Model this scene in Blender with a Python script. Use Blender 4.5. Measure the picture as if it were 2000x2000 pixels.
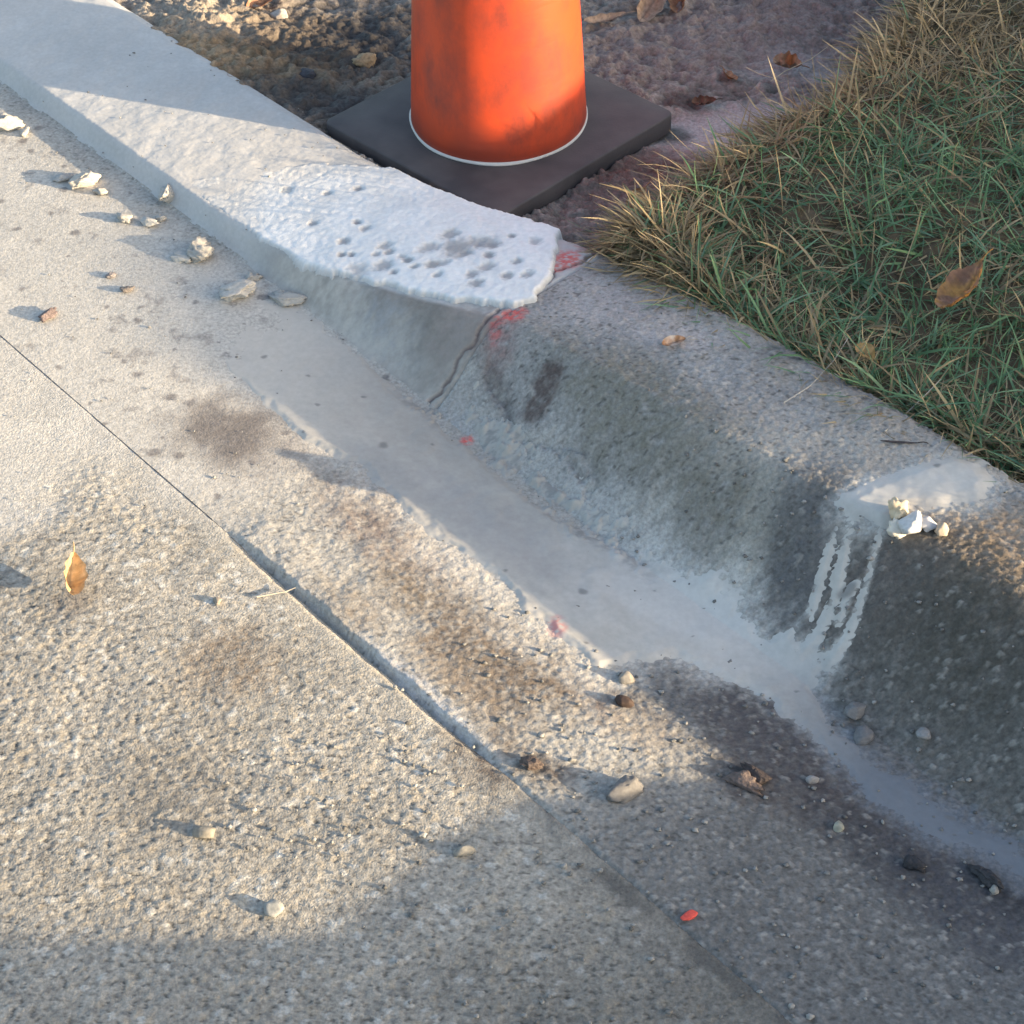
import bpy, math, random
import numpy as np
from mathutils import Vector

for o in list(bpy.data.objects):
    bpy.data.objects.remove(o, do_unlink=True)
SC = bpy.context.scene
COL = SC.collection
random.seed(7)
RNG = np.random.default_rng(7)

# ------------------------------------------------------------------ camera
CAM_H = 1.41
PITCH = math.radians(43.5)
FPX = 3500.0                       # focal length in pixels of the 2000 px photograph
cam = bpy.data.cameras.new('camera')
cam.sensor_width = 36.0
cam.lens = FPX / 2000.0 * 36.0
cam.clip_start = 0.02
cam.clip_end = 500.0
cam_o = bpy.data.objects.new('camera', cam)
cam_o.location = (0, 0, CAM_H)
cam_o.rotation_euler = (math.pi / 2 - PITCH, 0, 0)
COL.objects.link(cam_o)
SC.camera = cam_o

# ------------------------------------------------------------------ sky and sun
SUN_EL = math.radians(11.0)
SUN_PH = math.radians(71.0)        # how far the sun stands to the right of straight behind the camera
SUNV = np.array([math.sin(SUN_PH), -math.cos(SUN_PH)])   # plan direction towards the sun
PERP = np.array([math.cos(SUN_PH), math.sin(SUN_PH)])
world = bpy.data.worlds.new('World')
SC.world = world
world.use_nodes = True
wn = world.node_tree
wn.nodes.clear()
sky = wn.nodes.new('ShaderNodeTexSky')
sky.sky_type = 'NISHITA'
sky.sun_disc = False
sky.sun_elevation = SUN_EL
sky.sun_rotation = math.atan2(SUNV[0], SUNV[1])
sky.air_density = 1.0
sky.dust_density = 2.7
sky.ozone_density = 0.9
bg = wn.nodes.new('ShaderNodeBackground')
bg.inputs['Strength'].default_value = 0.15
wo = wn.nodes.new('ShaderNodeOutputWorld')
wn.links.new(sky.outputs[0], bg.inputs[0])
wn.links.new(bg.outputs[0], wo.inputs[0])

sun = bpy.data.lights.new('sun', 'SUN')
sun.energy = 4.7
sun.angle = math.radians(0.45)
sun.color = (1.0, 0.78, 0.50)
sun_o = bpy.data.objects.new('sun', sun)
D = Vector((-SUNV[0] * math.cos(SUN_EL), -SUNV[1] * math.cos(SUN_EL), -math.sin(SUN_EL)))
sun_o.rotation_euler = D.to_track_quat('-Z', 'Y').to_euler()
sun_o.location = (6, -2, 4)
COL.objects.link(sun_o)

SC.render.engine = 'CYCLES'
SC.view_settings.view_transform = 'Standard'
SC.view_settings.look = 'None'
SC.view_settings.exposure = 1.72
SC.view_settings.gamma = 1.0

# ------------------------------------------------------------------ plan coordinates
# the kerb runs straight; s is measured along it (away to the upper left is negative), t across it towards the lawn
KA = math.radians(47.5)
KX = np.array([math.cos(KA), -math.sin(KA)])
KN = np.array([math.sin(KA), math.cos(KA)])


def plan(s, t):
    s = np.asarray(s, float); t = np.asarray(t, float)
    return s * KX[0] + t * KN[0], s * KX[1] + t * KN[1]


def st(x, y):
    return x * KX[0] + y * KX[1], x * KN[0] + y * KN[1]


def at(px, py, z=0.0):
    """point of the place that the photograph shows at a pixel, on the level z"""
    x = (px - 1000) / FPX; y = (1000 - py) / FPX
    c, s = math.cos(PITCH), math.sin(PITCH)
    d = (x, c + y * s, -s + y * c)
    k = (z - CAM_H) / d[2]
    return np.array([d[0] * k, d[1] * k])


# ------------------------------------------------------------------ noise
def _h(ix, iy, seed):
    h = (ix.astype(np.int64) * 374761393 + iy.astype(np.int64) * 668265263 + seed * 1442695041) & 0xFFFFFFFF
    h = ((h ^ (h >> 13)) * 1274126177) & 0xFFFFFFFF
    h = ((h ^ (h >> 16)) * 2246822519) & 0xFFFFFFFF
    return ((h ^ (h >> 15)) & 0xFFFFFF) / float(0xFFFFFF)


def perlin(x, y, seed=0):
    xi = np.floor(x); yi = np.floor(y)
    xf = x - xi; yf = y - yi
    u = xf ** 3 * (xf * (xf * 6 - 15) + 10); v = yf ** 3 * (yf * (yf * 6 - 15) + 10)
    def g(ox, oy):
        a = _h(xi + ox, yi + oy, seed) * 2 * math.pi
        return np.cos(a) * (xf - ox) + np.sin(a) * (yf - oy)
    n0 = g(0, 0) * (1 - u) + g(1, 0) * u
    n1 = g(0, 1) * (1 - u) + g(1, 1) * u
    return (n0 * (1 - v) + n1 * v) * 1.5


def fbm(x, y, scale, octv=4, seed=0, gain=0.5):
    """noise of features about `scale` metres across, about -1..1"""
    r = 0; a = 1; tot = 0; f = 1.0 / scale
    for i in range(octv):
        r = r + a * perlin(x * f + 17.3 * i, y * f - 9.1 * i, seed + i * 31)
        tot += a; a *= gain; f *= 2.07
    return r / tot * 1.35


def worley(x, y, cell, seed=0):
    gx = x / cell; gy = y / cell
    xi = np.floor(gx); yi = np.floor(gy)
    best = np.full(x.shape, 9.0); rid = np.zeros(x.shape)
    for ox in (-1, 0, 1):
        for oy in (-1, 0, 1):
            cx = xi + ox; cy = yi + oy
            px = cx + 0.1 + 0.8 * _h(cx, cy, seed); py = cy + 0.1 + 0.8 * _h(cx, cy, seed + 77)
            d = np.hypot(gx - px, gy - py)
            m = d < best
            best = np.where(m, d, best)
            rid = np.where(m, _h(cx, cy, seed + 191), rid)
    return best, rid


def sst(a, b, x):
    u = np.clip((x - a) / (b - a), 0, 1)
    return u * u * (3 - 2 * u)


def mixc(c, col, w):
    return c * (1 - w[..., None]) + np.asarray(col, float) * w[..., None]


# ------------------------------------------------------------------ the lie of the land
GS = [-40, -2.3, -1.75, -1.6, -1.5, -1.4, -1.3, -1.15, -1.0, -0.8, -0.64, 40]
ZF = [.012, .012, .010, .006, .000, -.004, -.008, -.011, -.012, -.012, -.012, -.012]
TC = [1.085, 1.085, 1.085, 1.092, 1.112, 1.140, 1.170, 1.178, 1.182, 1.200, 1.218, 1.222]
ZC = [.036, .036, .038, .042, .050, .062, .078, .096, .106, .111, .113, .114]
TB = [1.305, 1.305, 1.305, 1.308, 1.318, 1.340, 1.350, 1.348, 1.345, 1.345, 1.345, 1.345]
ZB = [.044, .044, .047, .053, .062, .074, .086, .106, .118, .124, .126, .127]
TJ, TF = 0.742, 1.06


def land(s, t):
    """smooth height of road, gutter and kerb"""
    zf = np.interp(s, GS, ZF); tc = np.interp(s, GS, TC); zc = np.interp(s, GS, ZC)
    tb = np.interp(s, GS, TB); zb = np.interp(s, GS, ZB)
    road = 0.003 + 0.018 * np.clip(TJ - t, 0, 5)
    ug = np.clip((t - TJ) / (TF - TJ), 0, 1)
    gut = 0.003 * (1 - ug) + zf * sst(0, 1, ug) * 1.0
    uf = np.clip((t - TF) / (tc - TF), 0, 1)
    roll = sst(-1.6, -1.1, s)
    f = (1 - roll) * sst(0, 1, uf) + roll * (0.55 * uf + 0.45 * sst(0, 1, uf))
    face = zf + (zc - zf) * f
    ut = (t - tc) / (tb - tc)
    top = zc + (zb - zc) * (1 - (1 - np.clip(ut, 0, 1)) ** 2) 
    z = np.where(t < TJ, road, np.where(t < TF, gut, np.where(t < tc, face, top)))
    return z


def at_land(px, py):
    z = 0.02
    for i in range(14):
        p = at(px, py, z)
        s, t = st(*p)
        z = 0.5 * z + 0.5 * float(land(np.array([s]), np.array([t]))[0])
    p = at(px, py, z)
    return np.array([p[0], p[1], z])


def poly_land(pts):
    return np.array([at_land(a, b)[:2] for a, b in pts])


def poly_z(pts, z):
    return np.array([at(a, b, z) for a, b in pts])


def sdpoly(x, y, P):
    """signed distance to a closed outline, positive inside"""
    d = np.full(x.shape, 1e9); ins = np.zeros(x.shape, bool)
    n = len(P)
    for i in range(n):
        x0, y0 = P[i]; x1, y1 = P[(i + 1) % n]
        ex, ey = x1 - x0, y1 - y0
        h = np.clip(((x - x0) * ex + (y - y0) * ey) / (ex * ex + ey * ey + 1e-12), 0, 1)
        d = np.minimum(d, np.hypot(x - x0 - h * ex, y - y0 - h * ey))
        c = ((y0 > y) != (y1 > y))
        with np.errstate(divide='ignore', invalid='ignore'):
            xx = x0 + (y - y0) * ex / (ey if ey != 0 else 1e-12)
        ins ^= c & (x < xx)
    return np.where(ins, d, -d)


def sdline(x, y, P, W):
    """positive inside a stroke of varying half-width W along P"""
    best = np.full(x.shape, -1e9)
    for i in range(len(P) - 1):
        x0, y0 = P[i]; x1, y1 = P[i + 1]
        ex, ey = x1 - x0, y1 - y0
        h = np.clip(((x - x0) * ex + (y - y0) * ey) / (ex * ex + ey * ey + 1e-12), 0, 1)
        w = W[i] + (W[i + 1] - W[i]) * h
        best = np.maximum(best, w - np.hypot(x - x0 - h * ex, y - y0 - h * ey))
    return best


# where the lawn lies (everything behind the kerb right of the muddy dig)
LAWN = np.vstack([poly_z([(1195, 475), (1225, 440), (1340, 370), (1460, 315), (1545, 262), (1630, 225), (1710, 140), (1790, 30), (1860, -120)], 0.09),
                  [plan(-3.0, 6.0)], [plan(-3, 60)], [plan(60, 60)], [plan(60, 1.352)], [plan(-0.55, 1.350)], [plan(-0.80, 1.336)], [plan(-0.98, 1.312)], [plan(-1.10, 1.326)], [plan(-1.22, 1.350)]])


def shade_bank(x, y):
    """added out of view and shaped to cast shade: a low bank on the sunny side"""
    sg = x * SUNV[0] + y * SUNV[1]; w = x * PERP[0] + y * PERP[1]
    h = np.interp(w, [0.1, 0.62, 0.725, 0.81, 0.96, 1.03, 1.11, 1.15, 1.2, 1.3, 1.4, 1.5, 1.6, 1.7, 1.8, 1.95, 2.1, 2.3, 4],
                  [1.05, .96, .88, .82, .80, .785, .755, .745, .755, .78, .83, .91, .94, .955, .96, .955, .985, .97, 1.0])
    return (h - 0.093) * sst(2.4, 4.0, sg)  # added hump; its crest heights set where the shade ends


def mud_z(x, y):
    return 0.022 + 0.012 * fbm(x, y, 0.35, 3, 5)


def lawn_z(x, y):
    s, t = st(x, y)
    b = 0.108 + 0.02 * sst(1.35, 1.7, t) + 0.012 * fbm(x, y, 0.25, 3, 9) - 0.014 * sst(1.40, 1.34, t)
    return np.maximum(b, 0) + shade_bank(x, y)


# ------------------------------------------------------------------ meshes
def grid_axis(a, b, step, lo, hi, grow=1.35):
    core = list(np.arange(a, b + step * 0.5, step))
    left = []; d = step; v = core[0]
    while v > lo:
        d *= grow; v = max(lo, v - d); left.append(v)
    right = []; d = step; v = core[-1]
    while v < hi:
        d *= grow; v = min(hi, v + d); right.append(v)
    return np.array(left[::-1] + core + right)


def mesh_obj(name, co, faces, mat, col=None, smooth=True, parent=None, attr='tint'):
    """co (n,3), faces (m,3|4) int arrays"""
    me = bpy.data.meshes.new(name)
    co = np.asarray(co, np.float32); faces = np.asarray(faces, np.int32)
    k = faces.shape[1]
    me.vertices.add(len(co)); me.vertices.foreach_set('co', co.ravel())
    me.loops.add(faces.size); me.loops.foreach_set('vertex_index', faces.ravel())
    me.polygons.add(len(faces))
    me.polygons.foreach_set('loop_start', np.arange(0, faces.size, k, dtype=np.int32))
    me.polygons.foreach_set('loop_total', np.full(len(faces), k, np.int32))
    me.update(calc_edges=True)
    if smooth:
        me.polygons.foreach_set('use_smooth', np.ones(len(faces), bool))
    if col is not None:
        a = me.color_attributes.new(attr, 'FLOAT_COLOR', 'POINT')
        if col.shape[1] == 3:
            col = np.hstack([col, np.ones((len(col), 1))])
        a.data.foreach_set('color', col.astype(np.float32).ravel())
    if mat is not None:
        me.materials.append(mat)
    me.validate()
    o = bpy.data.objects.new(name, me)
    COL.objects.link(o)
    if parent is not None:
        o.parent = parent
    return o


def grid_faces(ns, nt, keep=None):
    i = np.arange(ns - 1)[:, None] * nt + np.arange(nt - 1)[None, :]
    f = np.stack([i, i + nt, i + nt + 1, i + 1], -1)     # s goes down-right, t up-right: s x t points up
    f = f.reshape(-1, 4)
    if keep is not None:
        kf = (keep[:-1, :-1] | keep[1:, :-1] | keep[1:, 1:] | keep[:-1, 1:]).ravel()
        f = f[kf]
    return f


def patch(name, sv, tv, zfun, mat, keepfun=None):
    S, T = np.meshgrid(sv, tv, indexing='ij')
    X, Y = plan(S, T)
    Z, C, keep = zfun(S, T, X, Y)
    f = grid_faces(len(sv), len(tv), keep)
    co = np.stack([X, Y, Z], -1).reshape(-1, 3); c = C.reshape(-1, C.shape[-1])
    if keep is not None:
        used = np.zeros(len(co), bool); used[f.ravel()] = True
        idx = np.cumsum(used) - 1
        co = co[used]; c = c[used]; f = idx[f]
    return mesh_obj(name, co, f, mat, c)


def tag(o, label=None, cat=None, group=None, kind=None):
    if label: o['label'] = label
    if cat: o['category'] = cat
    if group: o['group'] = group
    if kind: o['kind'] = kind
    return o


# ------------------------------------------------------------------ materials
def new_mat(name):
    m = bpy.data.materials.new(name); m.use_nodes = True
    nt = m.node_tree
    return m, nt, nt.nodes['Principled BSDF']


def tint_mat(name, rough=0.85, noise_scale=220.0, var=0.25, bump=0.25, bump_dist=0.0012, spec=0.3, rough_from_alpha=False):
    """colour of the surface itself from the mesh, fine grain and relief from noise"""
    m, nt, b = new_mat(name)
    L = nt.links
    a = nt.nodes.new('ShaderNodeAttribute'); a.attribute_name = 'tint'
    tc = nt.nodes.new('ShaderNodeTexCoord')
    n1 = nt.nodes.new('ShaderNodeTexNoise'); n1.inputs['Scale'].default_value = noise_scale; n1.inputs['Detail'].default_value = 3
    n1.inputs['Roughness'].default_value = 0.65
    L.new(tc.outputs['Object'], n1.inputs['Vector'])
    mr = nt.nodes.new('ShaderNodeMapRange')
    mr.inputs['From Min'].default_value = 0.3; mr.inputs['From Max'].default_value = 0.7
    mr.inputs['To Min'].default_value = 1 - var; mr.inputs['To Max'].default_value = 1 + var
    L.new(n1.outputs['Fac'], mr.inputs['Value'])
    mul = nt.nodes.new('ShaderNodeVectorMath'); mul.operation = 'SCALE'
    L.new(a.outputs['Color'], mul.inputs[0]); L.new(mr.outputs[0], mul.inputs['Scale'])
    L.new(mul.outputs[0], b.inputs['Base Color'])
    b.inputs['Roughness'].default_value = rough
    if rough_from_alpha:
        L.new(a.outputs['Alpha'], b.inputs['Roughness'])
    b.inputs['Specular IOR Level'].default_value = spec
    n2 = nt.nodes.new('ShaderNodeTexNoise'); n2.inputs['Scale'].default_value = noise_scale * 1.7; n2.inputs['Detail'].default_value = 2
    L.new(tc.outputs['Object'], n2.inputs['Vector'])
    bu = nt.nodes.new('ShaderNodeBump'); bu.inputs['Strength'].default_value = bump; bu.inputs['Distance'].default_value = bump_dist
    L.new(n2.outputs['Fac'], bu.inputs['Height'])
    L.new(bu.outputs[0], b.inputs['Normal'])
    return m


M_ROAD = tint_mat('asphalt', 0.9, 260, 0.28, 0.6, 0.0015)
M_CONC = tint_mat('old_concrete', 0.9, 240, 0.25, 0.5, 0.0012)
M_NEW = tint_mat('new_concrete', 0.85, 160, 0.07, 0.25, 0.001)
M_SLUR = tint_mat('cement_slurry', 0.62, 120, 0.06, 0.12, 0.0008, rough_from_alpha=True)
M_MORT = tint_mat('white_mortar', 0.9, 200, 0.05, 0.3, 0.0012)
M_MUD = tint_mat('mud', 0.75, 200, 0.3, 0.7, 0.0025)
M_SOIL = tint_mat('lawn_soil', 0.95, 90, 0.3, 0.6, 0.004)
M_CLOD = tint_mat('cement_clod', 0.92, 180, 0.12, 0.5, 0.0015)
M_STONE = tint_mat('pebble', 0.8, 200, 0.18, 0.3, 0.001)
M_LEAF = tint_mat('dead_leaf', 0.6, 120, 0.2, 0.3, 0.001)


def grass_mat():
    m, nt, b = new_mat('grass_blades')
    a = nt.nodes.new('ShaderNodeAttribute'); a.attribute_name = 'tint'
    nt.links.new(a.outputs['Color'], b.inputs['Base Color'])
    b.inputs['Roughness'].default_value = 0.55
    b.inputs['Specular IOR Level'].default_value = 0.35
    tr = nt.nodes.new('ShaderNodeBsdfTranslucent')
    nt.links.new(a.outputs['Color'], tr.inputs['Color'])
    mx = nt.nodes.new('ShaderNodeMixShader'); mx.inputs[0].default_value = 0.25
    out = nt.nodes['Material Output']
    nt.links.new(b.outputs[0], mx.inputs[1]); nt.links.new(tr.outputs[0], mx.inputs[2])
    nt.links.new(mx.outputs[0], out.inputs['Surface'])
    return m


M_GRASS = grass_mat()


# ------------------------------------------------------------------ colour patches (stains, dust, wear, and some painted sun and shade)
def ell(x, y, px, py, rx, ry, rot=0.0, soft=0.5, seed=1, rag=0.35, level=None):
    """a ragged patch centred where the photograph shows it; rx along the view's right, ry away from the viewer, metres"""
    c = at_land(px, py)[:2] if level is None else at(px, py, level)
    dx = x - c[0]; dy = y - c[1]
    near = (np.abs(dx) < 3 * max(rx, ry)) & (np.abs(dy) < 3 * max(rx, ry))
    out = np.zeros(x.shape)
    if not near.any():
        return out
    dx = dx[near]; dy = dy[near]
    ca, sa = math.cos(rot), math.sin(rot)
    u = (dx * ca + dy * sa) / rx; v = (-dx * sa + dy * ca) / ry
    r = np.hypot(u, v) + rag * fbm(x[near], y[near], 0.8 * min(rx, ry), 4, seed, 0.6)
    out[near] = 1 - sst(1 - soft, 1 + soft, r)
    return out


def stains(C, x, y, lst, level=None):
    grain = fbm(x, y, 0.012, 3, 99, 0.7)
    for i, (px, py, rx, ry, rot, soft, col, w) in enumerate(lst):
        k = ell(x, y, px, py, rx, ry, math.radians(rot), soft, 100 + i, level=level)
        C = mixc(C, col, np.clip(w * k * (0.8 + 0.9 * grain), 0, 0.95))
    return C


# along-the-kerb direction seen from above is about -47 degrees from the view's right
ROAD_STAINS_SHADE = [
    (450, 1290, .05, .05, -47, .6, (.17, .13, .095), .7),
    (340, 1540, .055, .065, -40, .6, (.15, .14, .125), .7),
    (940, 1480, .05, .03, -47, .7, (.10, .085, .075), .8),
    (1200, 1640, .09, .04, -47, .9, (.10, .10, .10), .6),
    (1010, 1490, .03, .02, 0, .6, (.11, .09, .08), .7),
    (1600, 1700, .16, .10, -47, .9, (.13, .12, .095), .7),
    (1500, 1880, .11, .07, -30, .9, (.10, .095, .09), .7),
    (30, 1000, .05, .03, 0, .8, (.42, .42, .42), .6),
    (130, 1180, .02, .02, 0, .7, (.10, .09, .09), .6),  # dry leaf's shadow, painted into the road colour
]
GUTTER_STAINS_SHADE = [
    (770, 1060, .10, .035, -40, .6, (.19, .15, .13), .75),
    (720, 980, .09, .03, -40, .6, (.17, .14, .125), .75),
    (800, 1150, .05, .03, -47, .7, (.17, .135, .10), .8),
    (690, 1190, .05, .025, -47, .7, (.20, .165, .13), .6),
    (965, 1290, .100, .062, -40, .4, (.145, .112, .085), .95),
    (900, 1330, .05, .03, -47, .7, (.21, .175, .14), .7),
    (1220, 1390, .06, .03, -47, .6, (.14, .10, .08), .7),
    (1070, 1500, .03, .012, -20, .5, (.08, .065, .06), .85),
    (1010, 1470, .06, .02, -47, .6, (.12, .10, .085), .7),
    (560, 1160, .08, .02, -47, .6, (.40, .38, .36), .6),
    (840, 1370, .09, .012, -50, .7, (.46, .46, .47), .7),
    (1250, 1420, .03, .02, -47, .7, (.40, .36, .30), .6),
    (1560, 1490, .20, .05, -44, .7, (.075, .062, .062), .85),
    (1460, 1400, .10, .05, -44, .7, (.085, .08, .085), .7),
    (1455, 1535, .045, .022, -35, .5, (.10, .085, .08), .8),
    (1250, 1340, .07, .03, -47, .7, (.12, .125, .13), .6),  # bluish shade on the gutter, painted in as colour
    (1780, 1700, .10, .035, -44, .7, (.05, .05, .055), .8),
    (1950, 1800, .12, .05, -44, .7, (.07, .07, .08), .7),
    (1960, 1740, .04, .02, -47, .6, (.04, .04, .045), .8),
]
KERB_STAINS_SUN = [
    (1230, 600, .10, .05, -20, .7, (.40, .37, .36), .75),
    (1330, 660, .05, .02, -10, .7, (.44, .405, .395), .7),
    (1150, 560, .04, .03, -30, .7, (.38, .36, .35), .5),
    (1300, 830, .20, .05, -50, .6, (.175, .165, .135), .8),
    (1390, 990, .10, .06, -60, .7, (.175, .165, .14), .65),
    (1230, 760, .06, .05, -50, .8, (.20, .19, .16), .6),
    (1060, 765, .018, .030, -30, .35, (.105, .085, .08), .9),
    (1075, 735, .015, .014, 0, .35, (.10, .08, .075), .9),
    (1045, 795, .018, .014, 0, .35, (.105, .085, .08), .9),
    (962, 740, .012, .030, 20, .4, (.10, .085, .085), .85),
    (985, 790, .012, .028, 20, .5, (.14, .13, .13), .7),
    (1000, 830, .008, .020, 20, .5, (.10, .095, .10), .8),
    (1470, 1040, .020, .085, -25, .6, (.30, .285, .25), .85),
    (1430, 1105, .030, .025, -20, .6, (.30, .285, .25), .6),
    (1570, 870, .10, .035, -15, .7, (.40, .37, .33), .7),
    (1680, 880, .10, .03, -15, .7, (.38, .35, .31), .6),
    (1480, 800, .06, .02, -30, .8, (.34, .31, .28), .5),
    (1960, 1050, .09, .05, -35, .6, (.30, .22, .15), .85),  # this and the next: sandy brown with warm sunlight painted in
    (1990, 1120, .06, .04, -45, .7, (.26, .19, .13), .7),
    (1850, 1150, .11, .06, -50, .8, (.085, .075, .06), .8),
    (1950, 1300, .12, .07, -50, .8, (.07, .065, .055), .7),
    (1560, 1030, .035, .07, -25, .7, (.12, .12, .12), .8),
    (1560, 1130, .03, .05, -25, .7, (.11, .11, .115), .7),
    (1720, 1100, .05, .06, -25, .8, (.11, .10, .095), .7),
    (1850, 830, .07, .02, -40, .6, (.13, .13, .145), .75),
    (1680, 760, .05, .014, -35, .6, (.14, .14, .16), .7),
    (1600, 710, .05, .012, -35, .6, (.16, .16, .18), .6),
    (740, 660, .06, .03, -47, .8, (.30, .32, .35), .6),
    (950, 660, .05, .06, -30, .8, (.26, .235, .215), .6),
    (890, 640, .03, .05, -30, .8, (.27, .24, .23), .5),
    (975, 655, .018, .035, 10, .7, (.26, .15, .14), .6),
    (930, 660, .010, .030, 10, .7, (.23, .19, .17), .5),
]
PAINT = [   # red survey paint: pixel, half-axes
    (1108, 506, .016, .017, 0), (1092, 525, .009, .006, 0), (1002, 615, .013, .013, 0), (968, 640, .006, .018, 0), (1165, 478, .022, .007, -10), (1150, 490, .012, .005, -10),
    (912, 862, .0065, .0065, 0), (1088, 1226, .008, .012, 0),
]


def splat(C, x, y):
    worn = sst(-.45, .10, fbm(x, y, 0.007, 3, 310, .7))
    for i, (px, py, rx, ry, rot) in enumerate(PAINT):
        strong = .9 if i < 3 or i == 6 else .55
        C = mixc(C, (.60, .11, .10) if i != 4 and i != 5 else (.33, .08, .075), strong * worn * ell(x, y, px, py, rx * 1.1, ry * 1.1, math.radians(rot), .55, 300 + i, .4))
    return C


# ------------------------------------------------------------------ road
def groove(s):
    return sst(-1.30, -1.20, s) * (1 - sst(-0.92, -0.80, s))


def dust_sd(x, y):
    return sdpoly(x, y, DUST)


DUST = poly_z([(-900, -300), (-60, 150), (40, 240), (130, 310), (240, 395), (345, 460), (440, 535), (565, 560), (640, 605), (700, 665), (775, 745), (850, 800),
               (820, 900), (700, 900), (600, 890), (540, 950), (430, 1010), (330, 985), (250, 925), (170, 910), (80, 975), (-20, 1090), (-200, 1180), (-900, 1300)], 0.0)


def road_z(S, T, X, Y):
    base = land(S, T)
    wx = X + 0.003 * fbm(X, Y, 0.008, 2, 301); wy = Y + 0.003 * fbm(X, Y, 0.008, 2, 302)
    d1, r1 = worley(wx, wy, 0.0080, 3)
    d2, r2 = worley(wx + 5, wy, 0.0047, 8)
    stone = np.sqrt(np.clip(1 - (d1 / (0.34 + 0.30 * r1)) ** 2, 0, 1)) * (0.35 + 0.65 * r1)
    fine = np.sqrt(np.clip(1 - (d2 / (0.36 + 0.3 * r2)) ** 2, 0, 1)) * (0.4 + 0.6 * r2)
    gr = fbm(X, Y, 0.0058, 2, 303, 0.6)
    pit = sst(0.18, 0.62, gr)
    dust = sst(-0.05, 0.05, dust_sd(X, Y) + 0.03 * fbm(X, Y, 0.09, 4, 12))
    edge = sst(TJ - 0.06, TJ - 0.01, T)              # tarred, smoother edge along the joint
    amp = (1 - 0.75 * dust) * (1 - 0.55 * edge)
    coarse = sst(-1.0, 1.0, fbm(X, Y, 0.3, 2, 44) * 1.6 + 3.0 * (TJ - 0.25 - T) + 0.6)
    amp = amp * (0.55 + 0.5 * coarse)
    mic = amp * (0.0009 * stone + 0.0006 * fine + 0.0004 * gr - 0.0011 * pit) + 0.0010 * (1 - 0.6 * dust) * fbm(X, Y, 0.05, 3, 21)
    g = groove(S)
    drop = sst(TJ - 0.010, TJ + 0.001, T) * g * 0.006
    z = base + mic - drop - 0.001
    z = z - (0.004 + 0.010 * g) * sst(TJ - 0.001, TJ + 0.006, T)
    z = z + 0.0004 * (1 - g) * sst(-0.80, -1.2, S) * sst(0.022, 0.004, np.abs(T - TJ + .002 + 0.006 * fbm(X, Y, 0.07, 3, 403)))
    # colour: pale stones in darker binder
    lum = (0.275 + 0.07 * stone + 0.05 * (r2 - 0.5) + 0.04 * fine) * (1 - 0.55 * pit * (1 - 0.7 * dust))
    C = np.stack([lum * 1.07, lum * 1.0, lum * 0.88], -1)
    on = sst(0.15, 0.5, stone)                       # single stones: some tan, some dark, some nearly white
    C = mixc(C, (.36, .31, .24), on * (r1 > 0.88) * 0.5)
    C = mixc(C, (.15, .145, .14), on * (r1 < 0.30) * (r1 > 0.12) * 0.7)
    C = mixc(C, (.46, .45, .42), on * (r1 > 0.70) * (r1 < 0.77) * 0.8)
    tone = 1 + 0.20 * fbm(X, Y, 0.16, 4, 31)
    C = C * tone[..., None]
    C = mixc(C, (.36, .335, .29), 0.6 * sst(TJ - 0.035, TJ - 0.008, T))       # sandy strip along the joint
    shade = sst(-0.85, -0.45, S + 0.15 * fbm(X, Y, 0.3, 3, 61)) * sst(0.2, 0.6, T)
    C = mixc(C, C * 0.58, shade); C = mixc(C, C * 0.84, sst(0.62, 0.36, T + 0.06 * fbm(X, Y, 0.2, 3, 63)))                                             # shade across the lower road, painted in as darker colour
    C = mixc(C, (.075, .072, .07), 0.8 * 0.9 * sst(-0.84, -0.76, S) * sst(0.018, 0.004, np.abs(T - TJ + 0.006 + 0.012 * fbm(X, Y, 0.06, 3, 401))) * sst(-.3, .3, fbm(X, Y, 0.05, 3, 402)))
    C = stains(C, X, Y, ROAD_STAINS_SHADE)
    du = np.stack([0.45 + 0.03 * fbm(X, Y, 0.05, 3, 5)] * 3, -1) * np.array([1.03, 0.985, 0.91])
    C = C * (1 - (dust * 0.85)[..., None]) + du * (dust * 0.85)[..., None]
    C = np.clip(C, 0.02, 0.9)
    return z, C, None


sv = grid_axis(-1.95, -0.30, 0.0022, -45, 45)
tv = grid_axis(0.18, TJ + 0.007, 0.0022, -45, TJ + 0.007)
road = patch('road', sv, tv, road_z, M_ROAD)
tag(road, 'rough pale asphalt road beside the concrete gutter', 'road', kind='structure')


# outline of the cement slurry that ran along the gutter
FILM = poly_land([(330, 470), (440, 540), (560, 570), (640, 612), (700, 672), (775, 752), (850, 800), (905, 865), (985, 935), (1090, 1000), (1200, 1058), (1290, 1095), (1400, 1130),
                  (1432, 1160), (1445, 1215), (1500, 1248), (1545, 1225), (1590, 1262), (1622, 1290), (1605, 1350), (1640, 1420), (1720, 1490), (1850, 1570), (2000, 1650), (2120, 1730),
                  (2120, 1800), (1960, 1705), (1800, 1635), (1690, 1560), (1590, 1450), (1500, 1370), (1400, 1325), (1320, 1285), (1230, 1300), (1165, 1315), (1100, 1262), (1030, 1195),
                  (960, 1130), (860, 1060), (770, 985), (690, 915), (620, 880), (560, 850), (500, 780), (420, 700), (340, 600)])


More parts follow.
